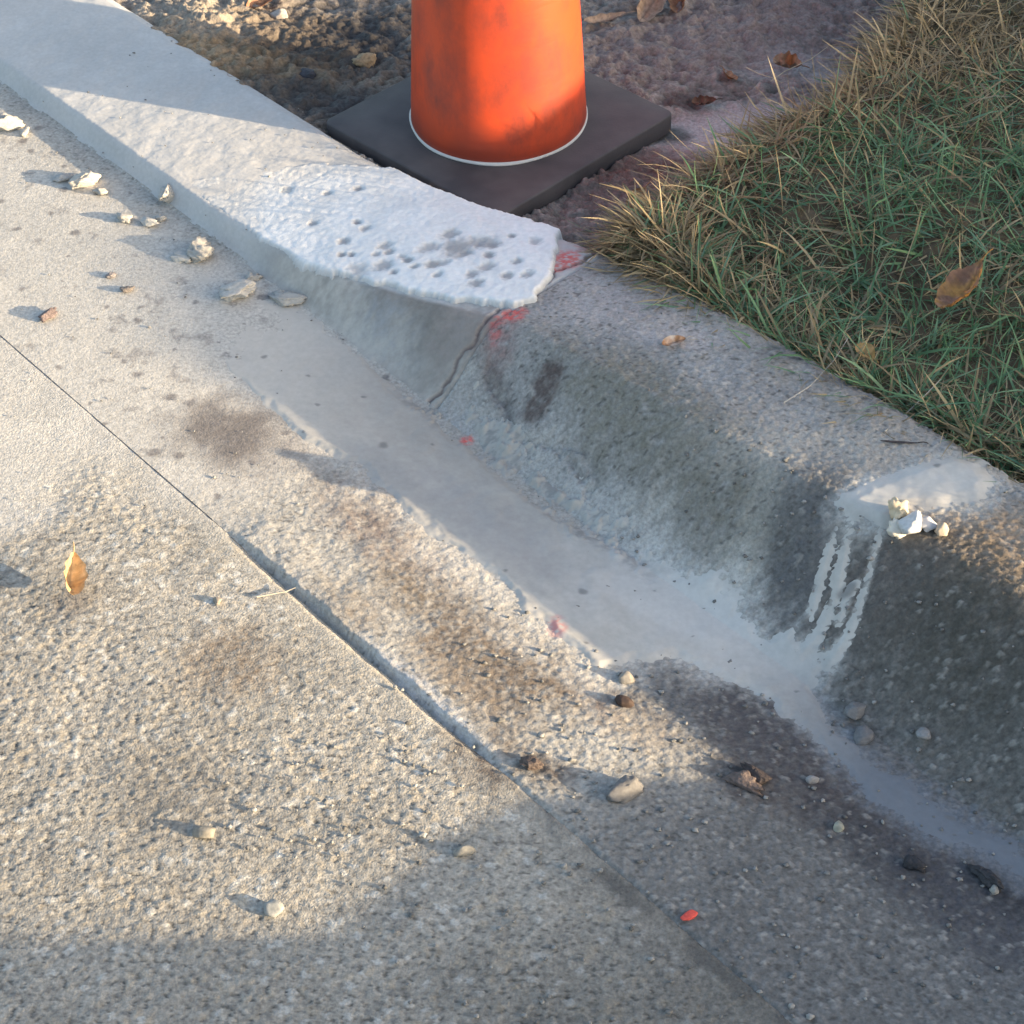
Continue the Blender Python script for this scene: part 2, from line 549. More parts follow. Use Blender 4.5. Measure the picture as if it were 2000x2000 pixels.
ST1 = (poly_land([(1668, 1000), (1650, 1075), (1632, 1170), (1600, 1240), (1560, 1285)]), [.006, .0045, .0045, .006, .014])
ST2 = (poly_land([(1636, 1015), (1618, 1080), (1594, 1160), (1584, 1195)]), [.003, .003, .0035, .005])
ST3 = (poly_land([(1722, 1025), (1706, 1090), (1688, 1160), (1660, 1235), (1617, 1300)]), [.004, .003, .0032, .005, .011])
ST4 = (poly_land([(1675, 1140), (1655, 1165), (1645, 1195), (1640, 1210)]), [.003, .004, .004, .005])
POOL = poly_land([(1630, 985), (1690, 945), (1780, 915), (1860, 893), (1905, 905), (1945, 945), (1920, 985), (1840, 1000), (1780, 1002), (1745, 1030), (1712, 1040), (1690, 1030), (1665, 1040), (1640, 1020)])


SPLASH = poly_land([(880, 800), (930, 770), (985, 830), (1060, 880), (1120, 930), (1180, 980), (1250, 1060), (1180, 1060), (1060, 990), (960, 920)])


# ------------------------------------------------------------------ gutter and kerbs
def film_tone(X, Y, S, T):
    """colour of the dried slurry itself: streaks along the run, thinner and darker down the gutter"""
    lum = 0.43 + 0.04 * fbm(X, Y, 0.08, 5, 156) + 0.05 * fbm(S * 0.22, T, 0.02, 3, 157) + 0.03 * fbm(X, Y, 0.010, 3, 158, .7)
    C = np.stack([lum * 1.03, lum * 0.985, lum * .91], -1)
    C = mixc(C, (.47, .445, .41), 0.85 * sst(-1.25, -1.5, S))
    C = mixc(C, (.54, .53, .515), 0.75 * ell(X, Y, 1330, 1180, .16, .06, -.7, .8, 159, .4))
    C = mixc(C, (.33, .31, .285), 0.6 * ell(X, Y, 800, 800, .12, .09, -.8, .8, 161, .4))
    C = mixc(C, (.31, .30, .28), 0.6 * ell(X, Y, 1000, 950, .16, .05, -.8, .8, 162, .4))
    C = mixc(C, (.28, .28, .285), 0.6 * ell(X, Y, 960, 1040, .13, .035, -.8, .8, 163, .4))
    C = mixc(C, (.28, .28, .28), 0.6 * ell(X, Y, 740, 930, .08, .03, -.8, .8, 164, .4))
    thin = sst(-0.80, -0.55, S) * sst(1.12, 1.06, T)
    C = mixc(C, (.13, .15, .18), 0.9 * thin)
    C = mixc(C, (.52, .51, .49), 0.6 * ell(X, Y, 1770, 950, .10, .03, 0, .6, 165, .4))
    return C


def cement_halo(C, X, Y, S, T, k=0.9):
    """dried cement feathering out from the slurry over the concrete"""
    n1 = fbm(X, Y, 0.06, 4, 181); n2 = fbm(X, Y, 0.012, 3, 182, .7)
    up = sst(-0.70, -0.95, S)
    h = sst(-0.020 - 0.045 * up, 0.012, sdpoly(X, Y, FILM) + (0.012 + 0.03 * up) * n1 + 0.014 * n2)
    for P, W in (ST1, ST2, ST3, ST4):
        h = np.maximum(h, 0.8 * sst(-0.0025, 0.0015, sdline(X, Y, P, W) + 0.002 * n2))
    h = np.maximum(h, sst(-0.025, 0.008, sdpoly(X, Y, POOL) + 0.012 * n1 + 0.008 * n2))
    h = np.maximum(h, 0.85 * sst(-0.03, 0.02, sdpoly(X, Y, SPLASH) + 0.02 * n1 + 0.012 * n2))
    w = (k * h * np.clip(0.85 + 0.35 * n2, 0.3, 1.05))[..., None]
    return C * (1 - w) + film_tone(X, Y, S, T) * w


def conc_micro(X, Y, S):
    wv = 0.002 * fbm(X, Y, 0.006, 2, 17)
    d2, r2 = worley(X + wv, Y - wv, 0.0052, 18)
    fine = np.sqrt(np.clip(1 - (d2 / (0.34 + 0.3 * r2)) ** 2, 0, 1))
    rough = sst(-1.5, -0.7, S)
    return (0.0008 + 0.0008 * rough) * fine * (0.3 + r2) + 0.0008 * fbm(X, Y, 0.03, 4, 41), fine, r2


def gutter_z(S, T, X, Y):
    base = land(S, T)
    mic, fine, r2 = conc_micro(X, Y, S)
    dust = sst(-0.05, 0.05, dust_sd(X, Y) + 0.03 * fbm(X, Y, 0.09, 4, 12))
    lumps = 0.003 * np.clip(fbm(X, Y, 0.07, 4, 51), 0, 1) * sst(-0.9, -1.2, S) * sst(.99, .9, T) * (1 - 0.8 * dust)
    g = groove(S)
    z = base + mic * (0.75 - 0.5 * dust) + lumps
    z = z + g * (0.002 * sst(TJ + 0.06, TJ + 0.02, T) - 0.010 * sst(TJ + 0.0085 + 0.005 * fbm(S, T, 0.05, 3, 4), TJ + 0.003, T))
    z = z - 0.0025 * sst(TJ + 0.006, TJ, T) * sst(-1.34, -1.22, S)
    lum = 0.32 + 0.14 * (r2 - 0.5) * fine + 0.05 * fbm(X, Y, 0.012, 3, 72, .7)
    C = np.stack([lum * 1.03, lum * 0.985, lum * 0.90], -1) * (1 + 0.15 * fbm(X, Y, 0.10, 5, 71))[..., None]
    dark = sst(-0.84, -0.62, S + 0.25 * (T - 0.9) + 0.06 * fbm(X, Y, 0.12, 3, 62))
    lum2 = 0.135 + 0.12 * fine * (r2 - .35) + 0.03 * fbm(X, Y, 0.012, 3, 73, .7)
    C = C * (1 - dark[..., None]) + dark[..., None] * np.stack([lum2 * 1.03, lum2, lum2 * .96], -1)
    C = stains(C, X, Y, GUTTER_STAINS_SHADE)
    du = np.stack([0.45 + 0.03 * fbm(X, Y, 0.05, 3, 5)] * 3, -1) * np.array([1.03, 0.985, 0.91])
    w = dust * 0.8
    C = C * (1 - w[..., None]) + du * w[..., None]
    C = mixc(C, (.32, .305, .28), 0.5 * sst(0.90, 1.0, r2) * sst(.2, .5, fine) * (1 - dust))
    C = mixc(C, (.07, .065, .06), 0.55 * (r2 < 0.16) * sst(.2, .5, fine) * (1 - dust))
    C = cement_halo(C, X, Y, S, T)
    C = mixc(C, (.13, .115, .11), 0.9 * ell(X, Y, 460, 850, .075, .055, -.5, .8, 412, .5))
    C = splat(C, X, Y)
    sp, sr = worley(X + 0.006 * fbm(X, Y, 0.02, 2, 95), Y, 0.050, 93)
    C = mixc(C, (.15, .14, .14), 0.75 * sst(0.11, 0.05, sp / (0.2 + 1.6 * sr ** 3)) * (sr > 0.45) * (dust > 0.3))
    C = mixc(C, (.17, .16, .16), 0.8 * sst(.25, .6, fbm(X, Y, 0.035, 4, 96, .6) - 0.25 * fbm(X, Y, .3, 2, 97)) * dust * 0.6)
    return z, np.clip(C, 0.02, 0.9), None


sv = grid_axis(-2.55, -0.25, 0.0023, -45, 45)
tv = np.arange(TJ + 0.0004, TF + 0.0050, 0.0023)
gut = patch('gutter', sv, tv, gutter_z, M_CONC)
tag(gut, 'shallow concrete gutter pan between road and kerb', 'gutter', kind='structure')

JOINT_S = -1.30


def kerb_fun(side):
    def fn(S, T, X, Y):
        base = land(S, T)
        tb = np.interp(S, GS, TB)
        mic, fine, r2 = conc_micro(X, Y, S)
        newk = side == 'new'
        wav = 0.0015 * fbm(X, Y, 0.06, 4, 19)
        z = base + (mic * 0.35 + wav if newk else mic * 1.15 + wav)
        if newk:
            top = sst(1.08, 1.10, T)
            lum = 0.46 + 0.03 * fbm(X, Y, 0.12, 4, 81) + 0.05 * np.clip(fbm(X, Y, 0.03, 3, 82), 0, 1) * top
            C = np.stack([lum * 1.0, lum * 0.985, lum * 0.965], -1)
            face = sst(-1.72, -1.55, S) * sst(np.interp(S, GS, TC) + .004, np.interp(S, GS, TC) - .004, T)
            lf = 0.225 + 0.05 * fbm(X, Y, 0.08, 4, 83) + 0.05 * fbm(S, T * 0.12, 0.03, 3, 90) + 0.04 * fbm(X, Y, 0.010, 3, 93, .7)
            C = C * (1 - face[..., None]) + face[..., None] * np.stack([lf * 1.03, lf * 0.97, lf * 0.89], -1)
            C = mixc(C, (.06, .055, .055), 0.95 * ell(X, Y, 706, 612, .0075, .0045, 0, .3, 500, .1))
        else:
            lum = 0.265 + 0.16 * fine * (r2 - 0.45) + 0.05 * fbm(X, Y, 0.09, 5, 84) + 0.05 * fbm(X, Y, 0.012, 3, 85, .7)
            C = np.stack([lum * 1.01, lum * 0.99, lum * 0.965], -1)
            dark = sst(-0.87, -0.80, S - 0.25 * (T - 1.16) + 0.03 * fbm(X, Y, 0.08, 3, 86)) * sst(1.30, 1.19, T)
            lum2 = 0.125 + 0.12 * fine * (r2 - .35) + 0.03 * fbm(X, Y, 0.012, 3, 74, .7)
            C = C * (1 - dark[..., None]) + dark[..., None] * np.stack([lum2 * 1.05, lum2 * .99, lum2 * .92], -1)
            low = sst(1.12, 1.06, T + 0.02 * fbm(X, Y, 0.05, 3, 87)) * sst(-0.85, -0.95, S)
            C = mixc(C, (.36, .36, .37), 0.55 * low)
            # cracked, crumbling foot of the kerb beside the joint
            for line, w in ((CRACK1, .004), (CRACK2, .0035), (CRACK3, .003)):
                sd = sdline(X, Y, line, [w] * len(line)) + 0.006 * fbm(X, Y, 0.014, 3, 88)
                k = sst(-0.003, 0.003, sd)
                z = z - 0.004 * k
                C = mixc(C, (.10, .095, .095), 0.8 * k * sst(-.4, .3, fbm(X, Y, .02, 3, 89)))
        if not newk:
            C = mixc(C, (.37, .335, .295), 0.65 * sst(1.255, 1.31, T + 0.035 * fbm(X, Y, 0.10, 4, 91)) * sst(-.5, .4, fbm(X, Y, 0.05, 4, 92)))   # tan dust along the grass
        C = stains(C, X, Y, KERB_STAINS_SUN)
        if not newk:
            C = mixc(C, (.30, .285, .26), 0.5 * sst(0.90, 1.0, r2) * sst(.2, .5, fine))
            C = mixc(C, (.07, .065, .06), 0.6 * (r2 < 0.16) * sst(.2, .5, fine))
        C = cement_halo(C, X, Y, S, T)
        C = splat(C, X, Y)
        end = np.where(newk, S > JOINT_S - 0.004, S < JOINT_S + 0.004)
        drop = (0.004 * sst(JOINT_S - 0.003, JOINT_S + 0.003, S) if newk else 0.003 * sst(JOINT_S + 0.005, JOINT_S + 0.001, S))
        if newk:                                            # ragged crack beside the joint
            ck = sst(0.0035, 0.0010, np.abs(S - JOINT_S + 0.010 + 0.016 * fbm(T, S * 0, 0.045, 4, 94)) + 0.0015 * fbm(X, Y, 0.01, 2, 95))
            drop = drop + 0.0035 * ck
            C = mixc(C, (.14, .09, .08), 0.65 * ck)
        z = z - drop - 0.006 * sst(TF + 0.002, TF - 0.006, T)
        # rounded rear arris, then down into the ground behind
        z = z - 0.05 * np.clip((T - tb) / 0.012, 0, 1) ** 2 - 0.0035 * sst(tb - 0.012, tb, T)
        return z, np.clip(C, 0.02, 0.9), (T < tb + 0.016)
    return fn


CRACK1 = poly_land([(952, 722), (968, 760), (990, 800), (1003, 845), (1040, 880)])
CRACK2 = poly_land([(1105, 862), (1140, 880), (1160, 905), (1170, 945)])
CRACK3 = poly_land([(1060, 858), (1090, 880), (1120, 905), (1140, 940), (1150, 965)])
tvk = np.arange(TF - 0.0060, 1.385, 0.0023)
sv1 = grid_axis(-2.62, JOINT_S + 0.0036, 0.0023, -45, JOINT_S + 0.0036)
sv2 = grid_axis(JOINT_S + 0.0014, -0.28, 0.0023, JOINT_S + 0.0014, 45)
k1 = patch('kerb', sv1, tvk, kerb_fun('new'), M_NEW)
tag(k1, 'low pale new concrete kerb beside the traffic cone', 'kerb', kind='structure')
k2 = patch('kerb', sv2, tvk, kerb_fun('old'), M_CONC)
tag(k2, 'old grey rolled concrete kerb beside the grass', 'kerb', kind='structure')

# ------------------------------------------------------------------ white mortar coat on the end of the new kerb
COAT = poly_land([(362, 352), (470, 330), (640, 318), (770, 330), (835, 352), (940, 368), (1030, 388), (1078, 408), (1094, 440), (1090, 500), (1072, 545), (1050, 590),
                  (1000, 602), (930, 598), (840, 582), (740, 560), (640, 540), (590, 522), (520, 478), (450, 425), (395, 388)])
PITS = [(700, 535, 17), (748, 527, 12), (672, 478, 9), (687, 505, 6), (752, 488, 9), (760, 500, 8), (797, 517, 8), (838, 492, 12), (880, 465, 13), (893, 492, 24),
        (930, 480, 14), (948, 482, 14), (964, 487, 11), (955, 508, 9), (950, 530, 10), (922, 545, 9), (845, 525, 11), (868, 522, 7), (810, 530, 6), (990, 548, 9),
        (1045, 480, 11), (1030, 545, 8), (930, 562, 10), (698, 440, 7), (714, 453, 7), (612, 440, 7), (700, 372, 7), (865, 370, 7), (640, 380, 6), (560, 372, 9),
        (786, 510, 7), (735, 505, 6), (770, 540, 6), (668, 505, 7), (905, 505, 8), (1010, 520, 8), (1000, 470, 6), (855, 545, 6), (1050, 440, 6)]


def coat_z(S, T, X, Y):
    base = land(S, T)
    tb = np.interp(S, GS, TB)
    sd = sdpoly(X, Y, COAT) + 0.009 * fbm(X, Y, 0.03, 5, 131, .65)
    left = sst(-1.86, -1.46, S)
    thick = 0.0012 + 0.0085 * left
    rim = np.clip(sd / (0.004 + 0.003 * left), -1, 1)
    prof = np.where(rim > 0, np.sqrt(np.clip(1 - (1 - rim) ** 2, 0, 1)), rim * 1.2)
    z = base + thick * prof + 0.0012 * fbm(X, Y, 0.035, 4, 132) * left + 0.0005 * fbm(X, Y, 0.009, 2, 133) - 0.0010 * np.clip(fbm(X, Y, 0.014, 2, 136) - .25, 0, 1) - 0.0015
    lum = 0.72 + 0.06 * fbm(X, Y, 0.05, 4, 134) + 0.05 * fbm(X, Y, 0.008, 2, 137)
    C = np.stack([lum * 0.985, lum * 0.995, lum], -1)
    C = mixc(C, (.48, .475, .465), sst(-1.60, -1.88, S + 0.09 * fbm(X, Y, 0.07, 4, 135)) * 0.95)
    C = mixc(C, (.40, .40, .40), 0.8 * sst(0.006, -0.001, sd))
    for i, (px, py, r) in enumerate(PITS):
        c = at_land(px, py)[:2]
        k = ell(X, Y, px, py, r * 0.00088 * (0.8 + 0.5 * ((i * 37) % 10) / 10), r * 0.0008, 0.55, .6, 600 + i, .55)
        z = z - 0.0022 * k
        C = mixc(C, (.27, .27, .275), (0.6 + 0.35 * ((i * 53) % 10) / 10) * k)
    z = np.where(T > tb + 0.006, z - 0.02 * ((T - tb - 0.006) / 0.01), z)
    return z, np.clip(C, 0.02, 0.9), (sd > -0.006) & (T < tb + 0.02)


sv = np.arange(-2.02, -1.20, 0.002); tv = np.arange(1.07, 1.40, 0.002)
coat = patch('mortar_coat', sv, tv, coat_z, M_MORT)
tag(coat, 'thick white pitted mortar coat on the end of the low kerb', 'mortar')

# ------------------------------------------------------------------ cement slurry
def film_z(S, T, X, Y):
    base = land(S, T)
    wob = 0.007 * fbm(X, Y, 0.03, 4, 151) + 0.010 * fbm(X, Y, 0.10, 3, 152)
    sd = sdpoly(X, Y, FILM) + wob
    sd = np.maximum(sd, sdpoly(X, Y, SPLASH) + 2.2 * wob - 0.004)
    for P, W in (ST1, ST2, ST3, ST4):
        sd = np.maximum(sd, sdline(X, Y, P, W) + 0.003 * fbm(X, Y, 0.015, 4, 153) + 0.001)
    sd = np.maximum(sd, sdpoly(X, Y, POOL) + 0.5 * wob)
    thin = sst(-0.80, -0.55, S) * sst(1.12, 1.06, T)            # it thins out down the gutter
    z = base - 0.0010 + 0.0042 * np.clip(sd / 0.014, -1, 1) * (1 - 0.45 * thin) + 0.0007 * fbm(X, Y, 0.05, 3, 154)
    z = z + 0.0022 * np.clip(fbm(X, Y, 0.06, 3, 155), 0, 1) * sst(-1.5, -1.2, S) * (1 - sst(1.0, 0.95, T)) 
    z = z - 0.0034 * sst(-1.30, -1.62, S) + 0.0015 * fbm(X, Y, 0.06, 4, 19) * sst(TF, TF + 0.02, T) + 0.0012 * sst(1.07, 1.10, T)
    splash = sst(0.045, 0.02, np.abs(T - 1.075 + 0.02 * fbm(X, Y, 0.08, 3, 171))) * sst(-1.40, -1.30, S) * sst(-0.88, -1.0, S)
    z = z + splash * (0.0100 * np.clip(fbm(X, Y, 0.018, 4, 172, 0.65) - 0.02, 0, 1) - 0.0006)
    C = film_tone(X, Y, S, T)
    C = mixc(C, (.22, .215, .21), 0.75 * splash * sst(.05, -.35, fbm(X, Y, 0.018, 4, 172, 0.65)))
    sp, sr = worley(X + 0.006 * fbm(X, Y, 0.02, 2, 98), Y, 0.055, 94)
    C = mixc(C, (.15, .15, .15), 0.7 * sst(0.10, 0.04, sp / (0.2 + 1.5 * sr ** 3)) * (sr > 0.5))
    C = splat(C, X, Y)
    rough = 0.8 - 0.25 * thin
    C4 = np.concatenate([np.clip(C, 0.02, 0.9), rough[..., None]], -1)
    return z, C4, sd > -0.011


sv = np.arange(-2.05, -0.28, 0.0018); tv = np.arange(0.700, 1.345, 0.0018)
film = patch('cement_slurry', sv, tv, film_z, M_SLUR)
tag(film, 'smooth pale grey cement slurry run along the gutter and down the kerb face', 'slurry', kind='stuff')


# ------------------------------------------------------------------ dug ground behind the new kerb
def mud_fun(S, T, X, Y):
    z = mud_z(X, Y)
    pud = np.maximum(ell(X, Y, 1430, 245, .14, .065, .3, .5, 201, .35, level=.03), 0.7 * ell(X, Y, 1560, 130, .07, .05, 0, .6, 202, .4, level=.03))
    tan_ = ell(X, Y, 490, 110, .19, .13, -.5, .5, 203, .35, level=.03)
    d1, r1 = worley(X, Y, 0.030, 23)
    d2, r2 = worley(X, Y, 0.012, 29)
    clod = np.sqrt(np.clip(1 - (d1 / 0.7) ** 2, 0, 1)) * (r1 > 0.35)
    crumb = np.sqrt(np.clip(1 - (d2 / 0.65) ** 2, 0, 1))
    rid = 1 - np.abs(fbm(X, Y, 0.10, 4, 24))
    wet = sst(-0.1, 0.5, fbm(X, Y, 0.22, 3, 26))
    a = (1 - 0.9 * pud)
    gm = fbm(X + 0.006 * fbm(X, Y, .02, 2, 33), Y, 0.024, 4, 28, 0.72)
    z = z + a * (0.007 * clod * r1 * (1 - 0.5 * wet) * (1 + 0.5 * gm) + 0.003 * crumb * r2 + 0.012 * (rid - 0.6) + (0.009 - 0.005 * wet) * gm) + 0.010 * tan_
    low = sst(.05, 0.0, sdpoly(X, Y, PLATE_HOLE)) 
    z = np.where(sdpoly(X, Y, PLATE_HOLE) > 0, np.minimum(z, 0.022), z)
    lum = 0.15 + 0.10 * crumb * r2 + 0.06 * fbm(X, Y, 0.08, 4, 27) + 0.17 * gm
    C = np.stack([lum * 1.12, lum * 0.98, lum * 0.87], -1)
    C = mixc(C, C * 0.6, wet * 0.6)
    C = mixc(C, (.42, .375, .36), 0.9 * pud)
    C = C * (1 - tan_[..., None]) + tan_[..., None] * np.stack([.27 + .13 * (r2 - .5) + .08 * gm, .19 + .11 * (r2 - .5) + .06 * gm, .115 + .08 * (r2 - .5) + .05 * gm], -1)
    for i, (px, py, rx, ry, rot, soft, col, w) in enumerate([
            (370, 30, .09, .07, 0, .7, (.30, .27, .23), .7), (480, 60, .10, .04, 0, .6, (.30, .26, .22), .5),
            (680, 80, .13, .11, 0, .7, (.045, .042, .043), .9), (620, 195, .12, .05, -20, .6, (.05, .05, .052), .85),  # near-black patches paint the cone's shadow onto the mud
            (1240, 330, .08, .06, 30, .6, (.12, .075, .06), .7), (1180, 390, .06, .05, 0, .7, (.14, .11, .10), .6),
            (1340, 190, .03, .025, 0, .5, (.07, .05, .045), .85), (1310, 255, .03, .025, 0, .5, (.06, .05, .045), .8),
            (1450, 60, .16, .12, 0, .8, (.21, .165, .155), .7), (1200, 100, .10, .08, 0, .8, (.20, .165, .155), .6),
            (1500, 250, .05, .03, 20, .5, (.06, .05, .045), .8), (1600, 20, .12, .06, 0, .8, (.19, .13, .12), .6)]):
        C = mixc(C, col, w * ell(X, Y, px, py, rx, ry, math.radians(rot), soft, 220 + i, .4, level=.03))
    inl = sdpoly(X, Y, LAWN)
    z = z + 0.03 * sst(-0.06, 0.03, inl)
    tbk = np.interp(S, GS, TB)
    return z, np.clip(C, 0.02, 0.8), inl < 0.12


PLATE_C = at(975, 224, 0.052)
PLATE_ROT = math.radians(45.0)
PLATE_W = 0.358
_c, _s = math.cos(PLATE_ROT), math.sin(PLATE_ROT)
PLATE_HOLE = np.array([PLATE_C + (PLATE_W / 2 + .004) * np.array([_c * a - _s * b, _s * a + _c * b]) for a, b in ((-1, -1), (1, -1), (1, 1), (-1, 1))])
sv = grid_axis(-2.75, -1.10, 0.003, -7, -1.10); tv = grid_axis(1.296, 2.35, 0.003, 1.296, 8)
mud = patch('dug_ground', sv, tv, mud_fun, M_MUD)
tag(mud, 'churned dark mud and soil behind the low kerb', 'soil', kind='structure')


# ------------------------------------------------------------------ lawn
def lawn_fun(S, T, X, Y):
    inl = sdpoly(X, Y, LAWN) + 0.012 * fbm(X, Y, 0.05, 3, 301)
    z = lawn_z(X, Y) + 0.006 * fbm(X, Y, 0.03, 3, 302)
    z = z - 0.075 * sst(0.03, -0.03, inl) - 0.2 * sst(-0.02, -0.12, inl)
    n = fbm(X, Y, 0.05, 4, 303)[..., None]
    C = np.array([.085, .068, .045]) * (1 + 0.4 * n)
    far = sst(0.5, 2.5, np.hypot(X - 0.4, Y - 1.6))[..., None]
    C = C * (1 - far) + far * np.array([.075, .095, .04]) * (1 + 0.35 * n)
    return z, np.clip(C, 0.01, 0.8), inl > -0.14


sv = np.concatenate([grid_axis(-2.3, 0.6, 0.008, -45, 0.6, 1.2), grid_axis(0.64, 4.3, 0.04, 0.64, 45, 1.2)])
tv = np.concatenate([grid_axis(1.352, 2.3, 0.008, 1.352, 2.3, 1.2), grid_axis(2.34, 4.6, 0.04, 2.34, 60, 1.2)])
lawn = patch('lawn', sv, tv, lawn_fun, M_SOIL)
tag(lawn, 'lawn soil behind the kerb, with an added unseen rise that casts shade', 'lawn', kind='structure')


def blades(n, smin, smax, tmin, tmax, seed, wide=1.0, edge_only=False, flat=0.0):
    r = np.random.default_rng(seed)
    s = r.uniform(smin, smax, n); t = r.uniform(tmin, tmax, n)
    x, y = plan(s, t)
    inl = sdpoly(x, y, LAWN)
    dens = 0.75 + 0.45 * fbm(x, y, 0.06, 2, 311)
    keep = (inl > -0.006) & (r.random(n) < dens)
    if edge_only:
        keep = (inl > -0.012) & (inl < 0.05)
    x, y, s, t, inl = x[keep], y[keep], s[keep], t[keep], inl[keep]
    n = len(x)
    z = lawn_z(x, y) - 0.006
    z = z - 0.05 * sst(0.02, -0.02, inl)
    # lie of the blades: a slowly turning field plus scatter
    az = 2.6 * fbm(x, y, 0.11, 2, 312) * math.pi + r.normal(0, 1.3, n)
    ed = sst(0.05, 0.0, inl)
    out_az = math.atan2(-KN[1], -KN[0])
    kerbside = sst(1.45, 1.36, t)
    az = np.where(r.random(n) < ed * 0.75, np.where(kerbside > 0.3, out_az, math.pi) + r.normal(0, 0.7, n), az)
    lean = np.clip(r.normal(1.12 + flat, 0.33, n) + 0.25 * ed, 0.1, 1.52)
    ln = r.gamma(5, 0.0112, n) * (1 + 0.25 * fbm(x, y, 0.12, 2, 313)) * (1 - 0.25 * ed)
    ln = np.clip(ln, 0.018, 0.10)
    wd = (0.0013 + 0.0042 * r.random(n) ** 1.8) * wide
    green = sst(-0.45, 0.45, fbm(x, y, 0.20, 3, 314) + 0.35 * fbm(x, y, 0.05, 2, 315) + 0.05)
    px_y = y
    straw_p = np.clip(0.6 * (flat > 0) + 0.08 + 0.34 * (1 - green) + 0.75 * sst(0.085, 0.0, inl) + 0.6 * sst(1.95, 2.3, y), 0, 0.95)
    straw = r.random(n) < straw_p
    g1 = np.array([.062, .155, .066]); g2 = np.array([.175, .31, .155]); g3 = np.array([.17, .29, .20])
    a = r.random(n)[:, None]; b = r.random(n)[:, None]
    cg = g1 * (1 - a) + (g2 * (1 - b) + g3 * b) * a
    s1 = np.array([.22, .17, .095]); s2 = np.array([.50, .40, .23]); s3 = np.array([.33, .28, .20])
    cs = s1 * (1 - a) + (s2 * (1 - b) + s3 * b) * a
    col = np.where(straw[:, None], cs, cg)
    seg = 4
    dirx = np.cos(az); diry = np.sin(az)
    px = -diry; py = dirx
    tw = r.normal(0, 0.5, n)
    curl = r.normal(0.5, 0.45, n)
    co = []; cc = []
    cx, cy, cz = x.copy(), y.copy(), z.copy()
    for i in range(seg + 1):
        f = i / seg
        hw = wd * (1 - f) ** 0.6 * (0.85 + 0.3 * f) * 0.5 if i < seg else wd * 0.03
        ca = np.cos(tw); sa = np.sin(tw)
        co.append(np.stack([cx + px * hw * ca, cy + py * hw * ca, cz + hw * sa], -1))
        co.append(np.stack([cx - px * hw * ca, cy - py * hw * ca, cz - hw * sa], -1))
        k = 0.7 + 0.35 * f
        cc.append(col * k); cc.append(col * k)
        th = lean + curl * f
        st_ = ln / seg
        cx = cx + dirx * np.sin(th) * st_; cy = cy + diry * np.sin(th) * st_
        cz = np.maximum(cz + np.cos(th) * st_, z + 0.002 + 0.006 * f)
    co = np.stack(co, 1); cc = np.stack(cc, 1)         # n, 2(seg+1), 3
    m = 2 * (seg + 1)
    base = (np.arange(n) * m)[:, None, None]
    q = np.array([[2 * i, 2 * i + 1, 2 * i + 3, 2 * i + 2] for i in range(seg)])[None]
    return co.reshape(-1, 3), cc.reshape(-1, 3), (base + q).reshape(-1, 4)


def join(parts):
    co = []; cc = []; ff = []; o = 0
    for a, b, c in parts:
        co.append(a); cc.append(b); ff.append(c + o); o += len(a)
    return np.vstack(co), np.vstack(cc), np.vstack(ff)


gco, gcc, gff = join([blades(72000, -2.2, -0.25, 1.345, 2.55, 21), blades(22000, -2.2, -0.25, 1.33, 2.55, 31, 1.0, False, 0.3), blades(26000, -1.35, 0.35, 1.338, 1.41, 22, 1.1, True),
                      blades(30000, -1.9, -1.1, 1.345, 2.5, 24, 1.1, True),
                      blades(24000, -0.5, 1.6, 1.35, 2.6, 25, 1.6), blades(16000, -2.4, 2.2, 2.5, 4.2, 26, 2.4)])
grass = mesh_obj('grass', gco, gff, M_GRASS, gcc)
tag(grass, 'tangled green and straw coloured grass along the kerb', 'grass', kind='stuff')
print('grass quads', len(gff))


# ------------------------------------------------------------------ traffic cone
def plain_mat(name, col, rough=0.6, spec=0.4, noise=None, sss=0.0):
    m, nt, b = new_mat(name)
    b.inputs['Base Color'].default_value = (*col, 1)
    b.inputs['Roughness'].default_value = rough
    b.inputs['Specular IOR Level'].default_value = spec
    return m


